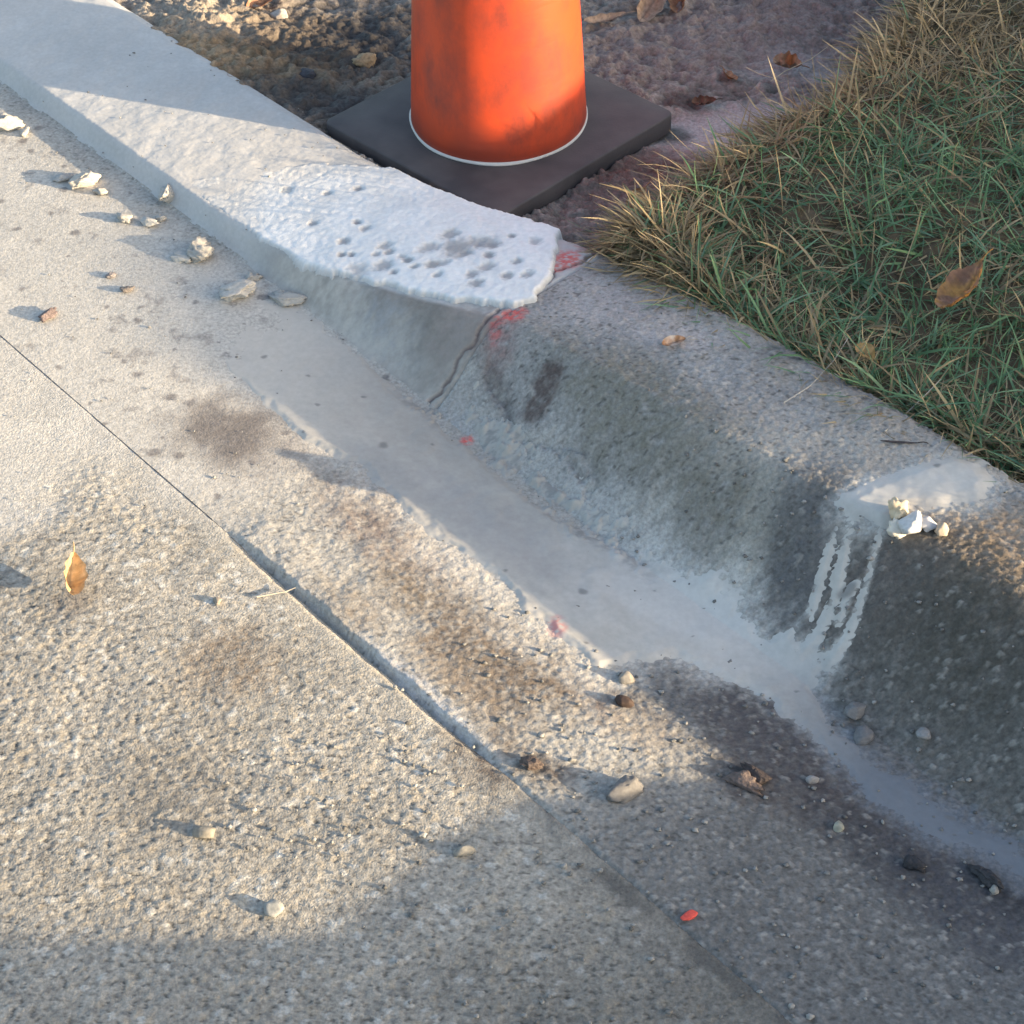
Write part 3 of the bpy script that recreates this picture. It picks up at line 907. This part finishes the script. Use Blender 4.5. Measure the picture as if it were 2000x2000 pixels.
def cone_mat():
    m, nt, b = new_mat('orange_plastic')
    L = nt.links
    tc = nt.nodes.new('ShaderNodeTexCoord')
    mp = nt.nodes.new('ShaderNodeMapping'); mp.inputs['Scale'].default_value = (1, 1, 0.55)
    L.new(tc.outputs['Object'], mp.inputs[0])
    n = nt.nodes.new('ShaderNodeTexNoise'); n.inputs['Scale'].default_value = 11; n.inputs['Detail'].default_value = 9; n.inputs['Roughness'].default_value = 0.7
    L.new(mp.outputs[0], n.inputs['Vector'])
    r1 = nt.nodes.new('ShaderNodeMapRange'); r1.inputs['From Min'].default_value = 0.42; r1.inputs['From Max'].default_value = 0.64
    L.new(n.outputs['Fac'], r1.inputs['Value'])
    # scuffed, with the shade on the foot painted in as dark red
    sx = nt.nodes.new('ShaderNodeSeparateXYZ'); L.new(tc.outputs['Object'], sx.inputs[0])
    n3 = nt.nodes.new('ShaderNodeTexNoise'); n3.inputs['Scale'].default_value = 16; n3.inputs['Detail'].default_value = 4
    L.new(tc.outputs['Object'], n3.inputs['Vector'])
    ad = nt.nodes.new('ShaderNodeMath'); ad.operation = 'MULTIPLY_ADD'; ad.inputs[1].default_value = 0.10
    L.new(n3.outputs['Fac'], ad.inputs[0]); L.new(sx.outputs['Z'], ad.inputs[2])
    r2 = nt.nodes.new('ShaderNodeMapRange'); r2.inputs['From Min'].default_value = 0.085; r2.inputs['From Max'].default_value = 0.155
    r2.inputs['To Min'].default_value = 0.75; r2.inputs['To Max'].default_value = 0.0
    L.new(ad.outputs[0], r2.inputs['Value'])
    mx = nt.nodes.new('ShaderNodeMath'); mx.operation = 'MAXIMUM'
    sc = nt.nodes.new('ShaderNodeMath'); sc.operation = 'MULTIPLY'; sc.inputs[1].default_value = 0.85
    L.new(r1.outputs[0], sc.inputs[0]); L.new(sc.outputs[0], mx.inputs[0]); L.new(r2.outputs[0], mx.inputs[1])
    mc = nt.nodes.new('ShaderNodeMix'); mc.data_type = 'RGBA'
    mc.inputs['A'].default_value = (0.52, 0.060, 0.016, 1); mc.inputs['B'].default_value = (0.17, 0.035, 0.025, 1)
    L.new(mx.outputs[0], mc.inputs['Factor'])
    L.new(mc.outputs['Result'], b.inputs['Base Color'])
    b.inputs['Roughness'].default_value = 0.48
    b.inputs['Specular IOR Level'].default_value = 0.4
    n2 = nt.nodes.new('ShaderNodeTexNoise'); n2.inputs['Scale'].default_value = 60; n2.inputs['Detail'].default_value = 6
    mp2 = nt.nodes.new('ShaderNodeMapping'); mp2.inputs['Scale'].default_value = (0.5, 0.5, 2.2)
    L.new(tc.outputs['Object'], mp2.inputs[0]); L.new(mp2.outputs[0], n2.inputs['Vector'])
    bu = nt.nodes.new('ShaderNodeBump'); bu.inputs['Strength'].default_value = 0.18; bu.inputs['Distance'].default_value = 0.002
    L.new(n2.outputs['Fac'], bu.inputs['Height']); L.new(bu.outputs[0], b.inputs['Normal'])
    return m


def rubber_mat():
    m, nt, b = new_mat('black_rubber')
    L = nt.links
    tc = nt.nodes.new('ShaderNodeTexCoord')
    n = nt.nodes.new('ShaderNodeTexNoise'); n.inputs['Scale'].default_value = 14; n.inputs['Detail'].default_value = 7
    L.new(tc.outputs['Object'], n.inputs['Vector'])
    cr = nt.nodes.new('ShaderNodeValToRGB')
    cr.color_ramp.elements[0].position = 0.35; cr.color_ramp.elements[0].color = (.048, .042, .046, 1)
    cr.color_ramp.elements[1].position = 0.75; cr.color_ramp.elements[1].color = (.10, .088, .088, 1)
    L.new(n.outputs['Fac'], cr.inputs[0]); L.new(cr.outputs[0], b.inputs['Base Color'])
    b.inputs['Roughness'].default_value = 0.7
    n2 = nt.nodes.new('ShaderNodeTexNoise'); n2.inputs['Scale'].default_value = 300; n2.inputs['Detail'].default_value = 3
    L.new(tc.outputs['Object'], n2.inputs['Vector'])
    bu = nt.nodes.new('ShaderNodeBump'); bu.inputs['Strength'].default_value = 0.25; bu.inputs['Distance'].default_value = 0.001
    L.new(n2.outputs['Fac'], bu.inputs['Height']); L.new(bu.outputs[0], b.inputs['Normal'])
    return m


def lathe(name, prof, mat, parent, n=72, wob=0.0):
    a = np.linspace(0, 2 * math.pi, n, endpoint=False)
    co = []
    for r, z in prof:
        rr = r * (1 + wob * np.sin(3 * a + z * 9) + wob * 0.6 * np.sin(7 * a - z * 15))
        co.append(np.stack([rr * np.cos(a), rr * np.sin(a), np.full(n, z)], -1))
    co = np.vstack(co)
    f = []
    for i in range(len(prof) - 1):
        for j in range(n):
            k = (j + 1) % n
            f.append((i * n + j, i * n + k, (i + 1) * n + k, (i + 1) * n + j))
    return mesh_obj(name, co, np.array(f), mat, parent=parent)


cone = bpy.data.objects.new('traffic_cone', None)
COL.objects.link(cone)
cone.location = (PLATE_C[0], PLATE_C[1], 0.022)
cone.rotation_euler = (0, math.radians(-1.2), 0)
tag(cone, 'tall scuffed orange traffic cone on a black rubber base in the mud', 'traffic cone')
PT = 0.027
# base plate: rounded, slightly chamfered square slab
def plate_outline(w, rc, n=6):
    P = []
    for q, (cx, cy) in enumerate(((1, 1), (-1, 1), (-1, -1), (1, -1))):
        for i in range(n + 1):
            a = math.pi / 2 * (q + i / n)
            P.append((cx * (w / 2 - rc) + rc * math.cos(a), cy * (w / 2 - rc) + rc * math.sin(a)))
    return P


rings = [(plate_outline(PLATE_W, .012), 0.0), (plate_outline(PLATE_W, .012), PT - .003), (plate_outline(PLATE_W - .002, .011), PT - .001), (plate_outline(PLATE_W - .006, .010), PT),
         (plate_outline(PLATE_W - .10, .04), PT + .0015), (plate_outline(0.20, .08), PT + .002)]
co = []; nn = len(rings[0][0])
for P, z in rings:
    for a, b in P:
        co.append((_c * a - _s * b, _s * a + _c * b, z + (0.0025 * math.sin(a * 9 + b * 5) if z > 0.01 else 0)))
f = []
for i in range(len(rings) - 1):
    for j in range(nn):
        k = (j + 1) % nn
        f.append((i * nn + j, i * nn + k, (i + 1) * nn + k, (i + 1) * nn + j))
plate = mesh_obj('base_plate', co, np.array(f), rubber_mat(), parent=cone)
R0 = 0.1265
prof = [(R0 - .004, PT - .004), (R0, PT + .004)] + [(R0 - 0.064 * h, PT + .004 + h) for h in np.linspace(0.02, 0.95, 40)] + [(R0 - .064 * .95 - .012, PT + .965)]
body = lathe('body', prof, cone_mat(), cone, 96, 0.004)
white = plain_mat('reflective_white', (.78, .78, .76), 0.4)
lathe('reflective_collar', [(R0 - .064 * h + .0015, PT + .004 + h) for h in (0.42, 0.50, 0.57)], white, cone)
lathe('reflective_collar', [(R0 - .064 * h + .0015, PT + .004 + h) for h in (0.68, 0.74, 0.78)], white, cone)
lathe('handle', [(.066, PT + .96), (.060, PT + .975), (.030, PT + .985), (.026, PT + 1.03), (.040, PT + 1.045), (.036, PT + 1.06), (.0, PT + 1.064)], plain_mat('handle_rubber', (.03, .03, .03), .6), cone, 32)
lathe('glue_seam', [(R0 - .003, PT - .001), (R0 + .0026, PT + .0002), (R0 + .0024, PT + .0022), (R0 - .002, PT + .0045)], plain_mat('dried_glue', (.50, .49, .48), .7), cone, 96, 0.010)


# ------------------------------------------------------------------ block added out of view at right to cast the lower shadow
def add_shadow_block():
    W = np.array([.30, .45, .62, .725, .81, .963, 1.02, 1.09, 1.125])
    Hh = np.array([.30, .33, .315, .292, .243, .226, .215, .19, .165])
    nw, nh, nd = 60, 14, 8
    ww = np.linspace(W[0], W[-1], nw); top = np.interp(ww, W, Hh)
    co = []; f = []
    # a ring of the slab's cross-section at every station: front, top, back
    ring = [(0, k / nh) for k in range(nh + 1)] + [(k / nd, 1.0) for k in range(1, nd + 1)] + [(1, 1 - k / nh) for k in range(1, nh + 1)]
    m = len(ring)
    for i, w in enumerate(ww):
        for d, h in ring:
            sg = 0.75 + 0.16 * d
            x = sg * SUNV[0] + w * PERP[0]; y = sg * SUNV[1] + w * PERP[1]
            s_, t_ = st(x, y)
            z0 = float(land(np.array([s_]), np.array([t_]))[0]) - 0.01
            co.append((x, y, z0 + (top[i] - z0) * h))
    co = np.array(co)
    n = 0.012 * fbm(co[:, 0] + co[:, 2] * .7, co[:, 1] - co[:, 2] * .6, 0.09, 4, 900)
    co[:, 0] += n; co[:, 1] += n * .5
    for i in range(nw - 1):
        for j in range(m - 1):
            f.append((i * m + j, i * m + j + 1, (i + 1) * m + j + 1, (i + 1) * m + j))
    for i in (0, nw - 1):                       # close both ends
        for j in range(m // 2):
            f.append((i * m + j, i * m + j + 1, i * m + m - 2 - j, i * m + m - 1 - j))
    f = np.array(f)
    o = mesh_obj('shadow_block', co, f, M_CONC, np.tile(np.array([[.33, .32, .30]]), (len(co), 1)), smooth=True)
    tag(o, 'added unseen block across the gutter, shaped to cast the lower shadow', 'concrete block')


add_shadow_block()


# ------------------------------------------------------------------ lumps, pebbles and leaves
def ico(sub):
    p = (1 + 5 ** .5) / 2
    v = [(-1, p, 0), (1, p, 0), (-1, -p, 0), (1, -p, 0), (0, -1, p), (0, 1, p), (0, -1, -p), (0, 1, -p), (p, 0, -1), (p, 0, 1), (-p, 0, -1), (-p, 0, 1)]
    v = [np.array(a, float) / np.linalg.norm(a) for a in v]
    f = [(0, 11, 5), (0, 5, 1), (0, 1, 7), (0, 7, 10), (0, 10, 11), (1, 5, 9), (5, 11, 4), (11, 10, 2), (10, 7, 6), (7, 1, 8), (3, 9, 4), (3, 4, 2), (3, 2, 6), (3, 6, 8), (3, 8, 9), (4, 9, 5), (2, 4, 11), (6, 2, 10), (8, 6, 7), (9, 8, 1)]
    for _ in range(sub):
        mid = {}; nf = []
        def m(a, b):
            k = (min(a, b), max(a, b))
            if k not in mid:
                q = v[a] + v[b]; v.append(q / np.linalg.norm(q)); mid[k] = len(v) - 1
            return mid[k]
        for a, b, c in f:
            x, y, z = m(a, b), m(b, c), m(c, a)
            nf += [(a, x, z), (b, y, x), (c, z, y), (x, y, z)]
        f = nf
    return np.array(v), np.array(f)


ICO3 = ico(3); ICO2 = ico(2)


def surf_z(x, y):
    s, t = st(x, y)
    tb = float(np.interp(s, GS, TB))
    if t > tb + .01:
        X = np.array([x]); Y = np.array([y])
        return float(lawn_z(X, Y)[0]) if sdpoly(X, Y, LAWN)[0] > 0 else float(mud_z(X, Y)[0])
    return float(land(np.array([s]), np.array([t]))[0])


def place(px, py):
    z = 0.03
    for i in range(16):
        p = at(px, py, z)
        z = 0.5 * z + 0.5 * surf_z(p[0], p[1])
    return at(px, py, z), z


def lump(name, px, py, sx, sy, sz, rot, col, mat, seed, label, cat, group=None, rough=0.35, flat=0.45, sink=0.35, sub=None):
    v, f = (ICO3 if max(sx, sy) > 0.012 else ICO2)
    v = v.copy()
    r = np.random.default_rng(seed)
    o = r.uniform(0, 50, 3)
    d = rough * fbm(v[:, 0] * 1.0 + o[0], v[:, 1] + v[:, 2] * 1.3 + o[1], 0.9, 4, seed, 0.6)
    v = v * (1 + d)[:, None]
    # broken facets
    for _ in range(8):
        nrm = r.normal(size=3); nrm /= np.linalg.norm(nrm)
        k = r.uniform(.5, .85)
        dd = v @ nrm - k
        v = v - np.where(dd > 0, dd, 0)[:, None] * nrm * 0.8
    v = v * np.array([sx, sy, sz])
    ca, sa = math.cos(rot), math.sin(rot)
    v = np.stack([v[:, 0] * ca - v[:, 1] * sa, v[:, 0] * sa + v[:, 1] * ca, v[:, 2]], -1)
    v[:, 2] -= v[:, 2].min()
    c = np.array(col) * (1 + 0.12 * r.normal(size=(len(v), 1)) * 0.5)
    p, z = place(px, py)
    ob = mesh_obj(name, v, f, mat, np.clip(c, .02, .9))
    ob.location = (p[0], p[1], z - sink * sz * 0.6 + 0.0005)
    tag(ob, label, cat, group)
    return ob


CW = (.37, .355, .33)
G1 = 'dried cement clods along the low kerb'
for i, a in enumerate([
        (15, 250, .030, .018, .016, 0.2, CW, 'large pale cement clod at the left edge by the low kerb'),
        (48, 262, .010, .008, .007, 0.9, CW, 'small cement crumb touching the large clod at the left edge'),
        (168, 360, .024, .015, .016, 0.3, (.43, .40, .36), 'bright blocky cement clod casting a dark shadow in the gutter'),
        (198, 378, .011, .008, .006, -.6, CW, 'small grey crumb just right of the bright blocky clod'),
        (128, 350, .016, .008, .005, 0.2, (.36, .35, .34), 'thin flat cement flake left of the bright blocky clod'),
        (328, 386, .013, .017, .012, 0.0, CW, 'rounded cement clod stuck on the front arris of the low kerb'),
        (246, 430, .011, .012, .007, 0.4, CW, 'low cement lump halfway between the two biggest gutter clods'),
        (292, 440, .015, .008, .006, -.5, (.40, .39, .37), 'ragged cement crumb near the foot of the low kerb'),
        (315, 430, .008, .006, .005, .2, CW, 'tiny cement crumb against the shaded foot of the kerb'),
        (388, 498, .026, .018, .014, -.9, CW, 'angular upright cement clod beside the shaded kerb strip'),
        (358, 505, .018, .012, .008, -.2, (.40, .39, .37), 'flat broken cement piece under the angular upright clod'),
        (465, 575, .030, .017, .013, 0.3, (.42, .405, .38), 'large smooth cement clod next to the pitted crumbly one'),
        (560, 588, .026, .015, .008, -.2, (.36, .35, .33), 'pitted crumbly cement clod at the kerb foot'),
        (492, 545, .012, .008, .006, .5, CW, 'small cement lump behind the large smooth clod')]):
    lump('cement_clod', *a[:6], a[6], M_CLOD, 700 + i, a[7], 'clod', G1, rough=.75, sink=.7)
G2 = 'mortar blobs by the drips on the old kerb'
lump('mortar_blob', 1775, 1040, .018, .015, .014, .3, (.50, .50, .50), M_MORT, 741, 'white mortar blob hanging on the kerb edge beside the drips', 'mortar', G2, rough=.35)
lump('mortar_blob', 1752, 1012, .010, .013, .016, .3, (.55, .46, .33), M_MORT, 742, 'yellowish crumbly mortar lump above the white blob', 'mortar', G2, rough=.6)
lump('mortar_blob', 1748, 1045, .010, .010, .012, .1, (.58, .54, .47), M_MORT, 743, 'cream mortar crumb at the lower left of the white blob', 'mortar', G2, rough=.6)
lump('mortar_blob', 1808, 1030, .012, .010, .007, .6, (.42, .42, .44), M_MORT, 744, 'grey flat mortar scrap right of the white blob', 'mortar', G2, rough=.5)
lump('mortar_blob', 1838, 1042, .009, .008, .008, .6, (.36, .31, .25), M_MORT, 745, 'small brownish mortar pebble right of the grey scrap', 'mortar', G2, rough=.4)

G3 = 'loose stones on road and gutter'
for i, a in enumerate([
        (1218, 1548, .019, .015, .013, .4, (.24, .23, .225), 'grey angular stone at the tip of the sunlit patch'),
        (1637, 1617, .0065, .0065, .006, 0, (.50, .49, .40), 'pale yellowish round pebble in the dark gutter'),
        (1941, 1741, .006, .006, .005, 0, (.46, .44, .40), 'pale round pebble near the right edge of the gutter'),
        (400, 1630, .012, .008, .007, .2, (.36, .33, .28), 'tan flat pebble on the sunlit lower road'),
        (535, 1777, .009, .010, .006, 1.0, (.42, .42, .40), 'pale grey pebble at the lower sunlight boundary'),
        (905, 1665, .011, .007, .006, .1, (.38, .36, .32), 'oval tan pebble right of the lower sunlit road'),
        (1670, 1395, .013, .010, .008, .4, (.26, .26, .265), 'grey stone stuck in the slurry below the drips'),
        (1686, 1440, .012, .010, .008, .9, (.25, .25, .26), 'rounded grey stone half sunk in thin slurry'),
        (1805, 1440, .010, .008, .007, .3, (.38, .38, .38), 'pale grey stone right of the slurry at the kerb foot'),
        (1587, 1525, .007, .005, .005, .3, (.44, .42, .41), 'small pale stone in the dark stained gutter strip'),
        (1225, 1328, .010, .008, .006, .5, (.42, .38, .33), 'cream crumb on the sunlit edge of the gutter'),
        (1222, 1375, .012, .008, .007, -.4, (.09, .06, .05), 'dark brown crumb on the sunlight boundary in the gutter'),
        (425, 1175, .006, .005, .004, 0, (.46, .40, .33), 'tiny cream crumb right of the dry leaf on the road')]):
    lump('pebble', *a[:6], tuple(0.62 * q for q in a[6]), M_STONE, 760 + i, a[7], 'stone', G3, rough=.3, sink=.8)
lump('paint_chip', 1344, 1790, .009, .005, .002, .4, (.62, .09, .07), M_STONE, 790, 'small bright red paint chip on the shaded road', 'paint chip', rough=.25)
lump('soil_crumb', 95, 620, .016, .008, .006, .9, (.14, .11, .11), M_MUD, 791, 'dark brown soil crumb on the dusty gutter at far left', 'soil', rough=.6)
lump('soil_crumb', 247, 570, .010, .006, .004, .3, (.17, .15, .14), M_MUD, 792, 'small dark soil crumb below the flat broken cement', 'soil', rough=.6)
lump('soil_crumb', 218, 540, .008, .006, .004, .3, (.22, .20, .20), M_MUD, 793, 'greyish soil crumb left of the flat broken cement', 'soil', rough=.6)
lump('pebble', 545, 40, .016, .010, .010, .2, (.34, .31, .29), M_STONE, 794, 'grey round stone beside the brown leaf on the mud', 'stone', rough=.25)
lump('pebble', 495, 42, .009, .006, .006, .2, (.46, .43, .40), M_STONE, 795, 'small pale stone under the tip of the brown leaf', 'stone', rough=.25)
lump('soil_crumb', 715, 135, .020, .014, .014, .2, (.33, .24, .15), M_MUD, 796, 'tan soil clod on the mud left of the cone', 'soil', rough=.5)
lump('soil_crumb', 1448, 1530, .022, .011, .007, -.6, (.13, .10, .09), M_MUD, 811, 'flat brown mud clump in the shade by the sunlit tip', 'soil', rough=.7)
lump('soil_crumb', 1480, 1520, .016, .007, .006, -.7, (.05, .04, .04), M_MUD, 812, 'dark mud crumb stuck to the flat brown clump', 'soil', rough=.7)
lump('soil_crumb', 1782, 1692, .014, .007, .006, -.3, (.035, .035, .04), M_MUD, 813, 'black wet crumb below the thin slurry', 'soil', rough=.8)
lump('soil_crumb', 1925, 1715, .020, .007, .007, -.8, (.045, .045, .05), M_MUD, 814, 'black wet litter beside the pale pebble at right', 'soil', rough=.8)
lump('soil_crumb', 1040, 1497, .014, .008, .005, -.4, (.10, .075, .065), M_MUD, 815, 'brown mud crumb near the end of the sunlit gutter', 'soil', rough=.7)
lump('soil_crumb', 605, 160, .022, .014, .012, .2, (.06, .06, .07), M_MUD, 797, 'dark soil clod between tan earth and the cone base', 'soil', rough=.5)

# grit too small to pick out one by one
gv, gf = ico(1)
parts = []
r = np.random.default_rng(55)
for i in range(900):
    s = r.uniform(-1.0, -0.3); t = r.uniform(0.5, 1.2)
    if i > 640:
        s = r.uniform(-2.2, -0.9); t = r.uniform(0.55, 1.32)
    x, y = plan(s, t)
    k = r.uniform(.0008, .0022) * (1.35 if r.random() < .12 else 1) * (0.55 if i > 640 else 1)
    v = gv * (1 + .25 * r.normal(size=(len(gv), 1))) * np.array([k * r.uniform(.8, 1.5), k, k * .75])
    l = r.uniform(.10, .30)
    c = np.tile(np.array([l * 1.02, l, l * .96]), (len(gv), 1))
    parts.append((v + np.array([x, y, float(land(np.array([s]), np.array([t]))[0]) + .0018]), c, gf))
gco, gcc, gff = join(parts)
tag(mesh_obj('grit', gco, gff, M_STONE, gcc), 'fine pale grit scattered over gutter and road', 'grit', kind='stuff')


def leaf(px, py, L, W, yaw, pitch, roll, curl, col, col2, label, seed, group='fallen leaves', lift=0.004, lobes=0.0, fold=0.25, name='dead_leaf'):
    nu, nv = 34, 13
    r = np.random.default_rng(seed)
    U, V = np.meshgrid(np.linspace(0, 1, nu), np.linspace(-1, 1, nv), indexing='ij')
    half = W / 2 * np.sin(np.pi * np.clip(U, 0.0, 1) ** 0.85) ** 0.75 * (1 - lobes * (0.5 + 0.5 * np.sin(U * 24 + 1)) * sst(.1, .3, U)) + 0.0006
    x = (U - .5) * L; y = V * half
    z = np.abs(V) * half * fold + curl * L * (U - .45) ** 2 + 0.16 * W * fbm(x + seed, y, 0.014, 4, seed)
    z = z + curl * 0.6 * W * V ** 2 * np.sin(U * 3)
    co = np.stack([x, y, z], -1).reshape(-1, 3)
    m = sst(-.3, .4, fbm(x + seed * 3, y, 0.025, 3, seed + 1))
    C = np.asarray(col) * (1 - m[..., None]) + np.asarray(col2) * m[..., None]
    rib = np.maximum(sst(.14, .03, np.abs(V)), 0.6 * sst(.25, .0, np.abs(np.sin((U * 9 - np.abs(V) * 2.2) * math.pi))))
    C = C * (1 - .4 * rib[..., None]) * (1 + 0.35 * fbm(x + seed * 5, y, 0.006, 3, seed + 2))[..., None]
    f = grid_faces(nu, nv)
    # stalk
    sk = []; sc = []
    for i in range(5):
        q = i / 4
        cx = L * .5 + q * L * .28; cz = curl * L * .3 + 0.0015 * math.sin(q * 3)
        for a in range(4):
            an = a * math.pi / 2
            sk.append((cx, .0009 * math.cos(an), cz + .0009 * math.sin(an))); sc.append(np.asarray(col) * .7)
    base = len(co)
    sf = [(base + i * 4 + a, base + i * 4 + (a + 1) % 4, base + i * 4 + 4 + (a + 1) % 4, base + i * 4 + 4 + a) for i in range(4) for a in range(4)]
    # give the blade its own thickness
    th = 0.0004
    n0 = len(co) + len(sk)
    low = co - np.array([0, 0, th])
    allco = np.vstack([co, np.array(sk), low]); allc = np.vstack([C.reshape(-1, 3), np.array(sc), C.reshape(-1, 3) * .9])
    allf = np.vstack([f, np.array(sf), f[:, ::-1] + n0])
    ob = mesh_obj(name, allco, allf, M_LEAF, np.clip(allc, .02, .8))
    p, zz = place(px, py)
    ob.location = (p[0], p[1], zz + lift)
    ob.rotation_euler = (roll, pitch, yaw)
    tag(ob, label, 'leaf', group)
    return ob


BR = (.26, .115, .045); TAN = (.42, .26, .12); DK = (.15, .07, .035)
leaf(518, 18, .062, .028, .5, -.15, .3, .5, (.34, .18, .10), (.30, .15, .09), 'smooth brown oval leaf on the mud behind the low kerb', 1, lift=.012)
leaf(1270, 30, .075, .040, .9, -.5, .5, .9, (.40, .31, .24), (.34, .25, .19), 'big pale curled dead leaf on the mud behind the cone', 2, lift=.016, lobes=.15)
leaf(1330, 22, .055, .030, 1.4, -.4, -.4, .8, (.25, .13, .075), (.30, .18, .11), 'brown curled dead leaf leaning on the pale one behind the cone', 3, lift=.014, lobes=.15)
leaf(1180, 55, .070, .018, .3, 0, .3, .5, (.30, .23, .18), (.22, .16, .12), 'thin greyish dead leaf on the mud right of the cone', 4, lift=.012, lobes=.2)
leaf(1535, 145, .045, .030, -.4, .1, .3, .9, BR, (.36, .24, .16), 'lobed russet leaf on the mud at the grass edge', 5, lift=.012, lobes=.35)
leaf(1422, 165, .040, .016, 2.0, .1, .3, .5, (.28, .15, .08), BR, 'small russet leaf on the pale wet mud', 6, lift=.012, lobes=.2)
leaf(1372, 215, .038, .020, .3, .1, .2, .6, (.11, .05, .035), (.16, .08, .05), 'dark crumpled leaf at the corner of the cone base', 7, lift=.010, lobes=.3)
leaf(1868, 642, .092, .042, .85, -.12, -.45, .6, (.44, .22, .06), (.27, .14, .085), 'golden brown oval leaf lying on the grass', 8, lift=.050, fold=.1)
leaf(1685, 715, .028, .018, -.9, .2, .2, .6, (.44, .27, .10), TAN, 'small orange leaf at the grass edge over the kerb', 10, lift=.018)
leaf(1240, 430, .040, .022, .9, -.3, .3, .8, (.42, .24, .12), (.36, .20, .10), 'orange dry leaf at the corner of grass and mud', 11, lift=.030, lobes=.15)
leaf(1315, 675, .030, .014, .35, 0, .2, .4, (.46, .42, .38), (.34, .17, .08), 'small pale and brown leaf on the old kerb top', 12, lift=.004)
leaf(140, 1150, .050, .026, 1.75, -.25, .45, 1.2, (.52, .38, .22), (.44, .30, .16), 'curled tan leaf standing on the sunlit road at left', 13, lift=.012, lobes=.2)
leaf(1755, 868, .040, .0022, -.1, 0, 0, .1, (.06, .05, .05), (.07, .06, .06), 'thin dark stalk on the pale kerb top near the grass', 14, None, .003, name='plant_stalk')


def straw(pts, w, col, label, group='loose straws by the lawn'):
    """a dry grass stem through the given pixels and heights above the ground"""
    P = []
    for px, py, h in pts:
        p, z = place(px, py)
        # lifted points: keep the plan place, raise the stem
        P.append(np.array([p[0], p[1], z + h]))
    n = 5; co = []; f = []
    for i, p in enumerate(P):
        d = P[min(i + 1, len(P) - 1)] - P[max(i - 1, 0)]; d /= np.linalg.norm(d)
        u = np.cross(d, (0, 0, 1)); u /= np.linalg.norm(u); v = np.cross(u, d)
        k = w * (1 - .6 * i / (len(P) - 1))
        for a in range(n):
            an = 2 * math.pi * a / n
            co.append(p + k * (u * math.cos(an) + v * math.sin(an)))
    for i in range(len(P) - 1):
        for a in range(n):
            b = (a + 1) % n
            f.append((i * n + a, i * n + b, i * n + n + b, i * n + n + a))
    ob = mesh_obj('straw', np.array(co), np.array(f), M_LEAF, np.tile(np.array(col), (len(co), 1)))
    tag(ob, label, 'straw', group)


straw([(1455, 155, .02), (1480, 165, .018), (1510, 172, .016), (1525, 178, .014)], .0011, (.50, .42, .30), 'pale straw pointing from the grass across the wet mud')
straw([(1503, 182, .02), (1530, 165, .022), (1580, 150, .03), (1610, 138, .04)], .0010, (.48, .40, .28), 'pale straw crossing the grass corner beside the wet mud')
straw([(1530, 792, .004), (1580, 765, .008), (1625, 730, .02), (1650, 700, .03)], .0010, (.38, .36, .33), 'grey straw hanging from the grass onto the kerb top')
straw([(1725, 850, .004), (1770, 818, .01), (1800, 800, .02), (1830, 780, .03)], .0010, (.40, .37, .33), 'greyish straw reaching over the kerb from the right grass')
straw([(1960, 970, .006), (1990, 962, .008), (2030, 955, .014)], .0010, (.40, .38, .34), 'pale straw at the right edge above the sandy kerb')
straw([(502, 1168, .002), (560, 1160, .004), (578, 1155, .006)], .0013, (.40, .36, .30), 'short twig lying across the road joint', None)
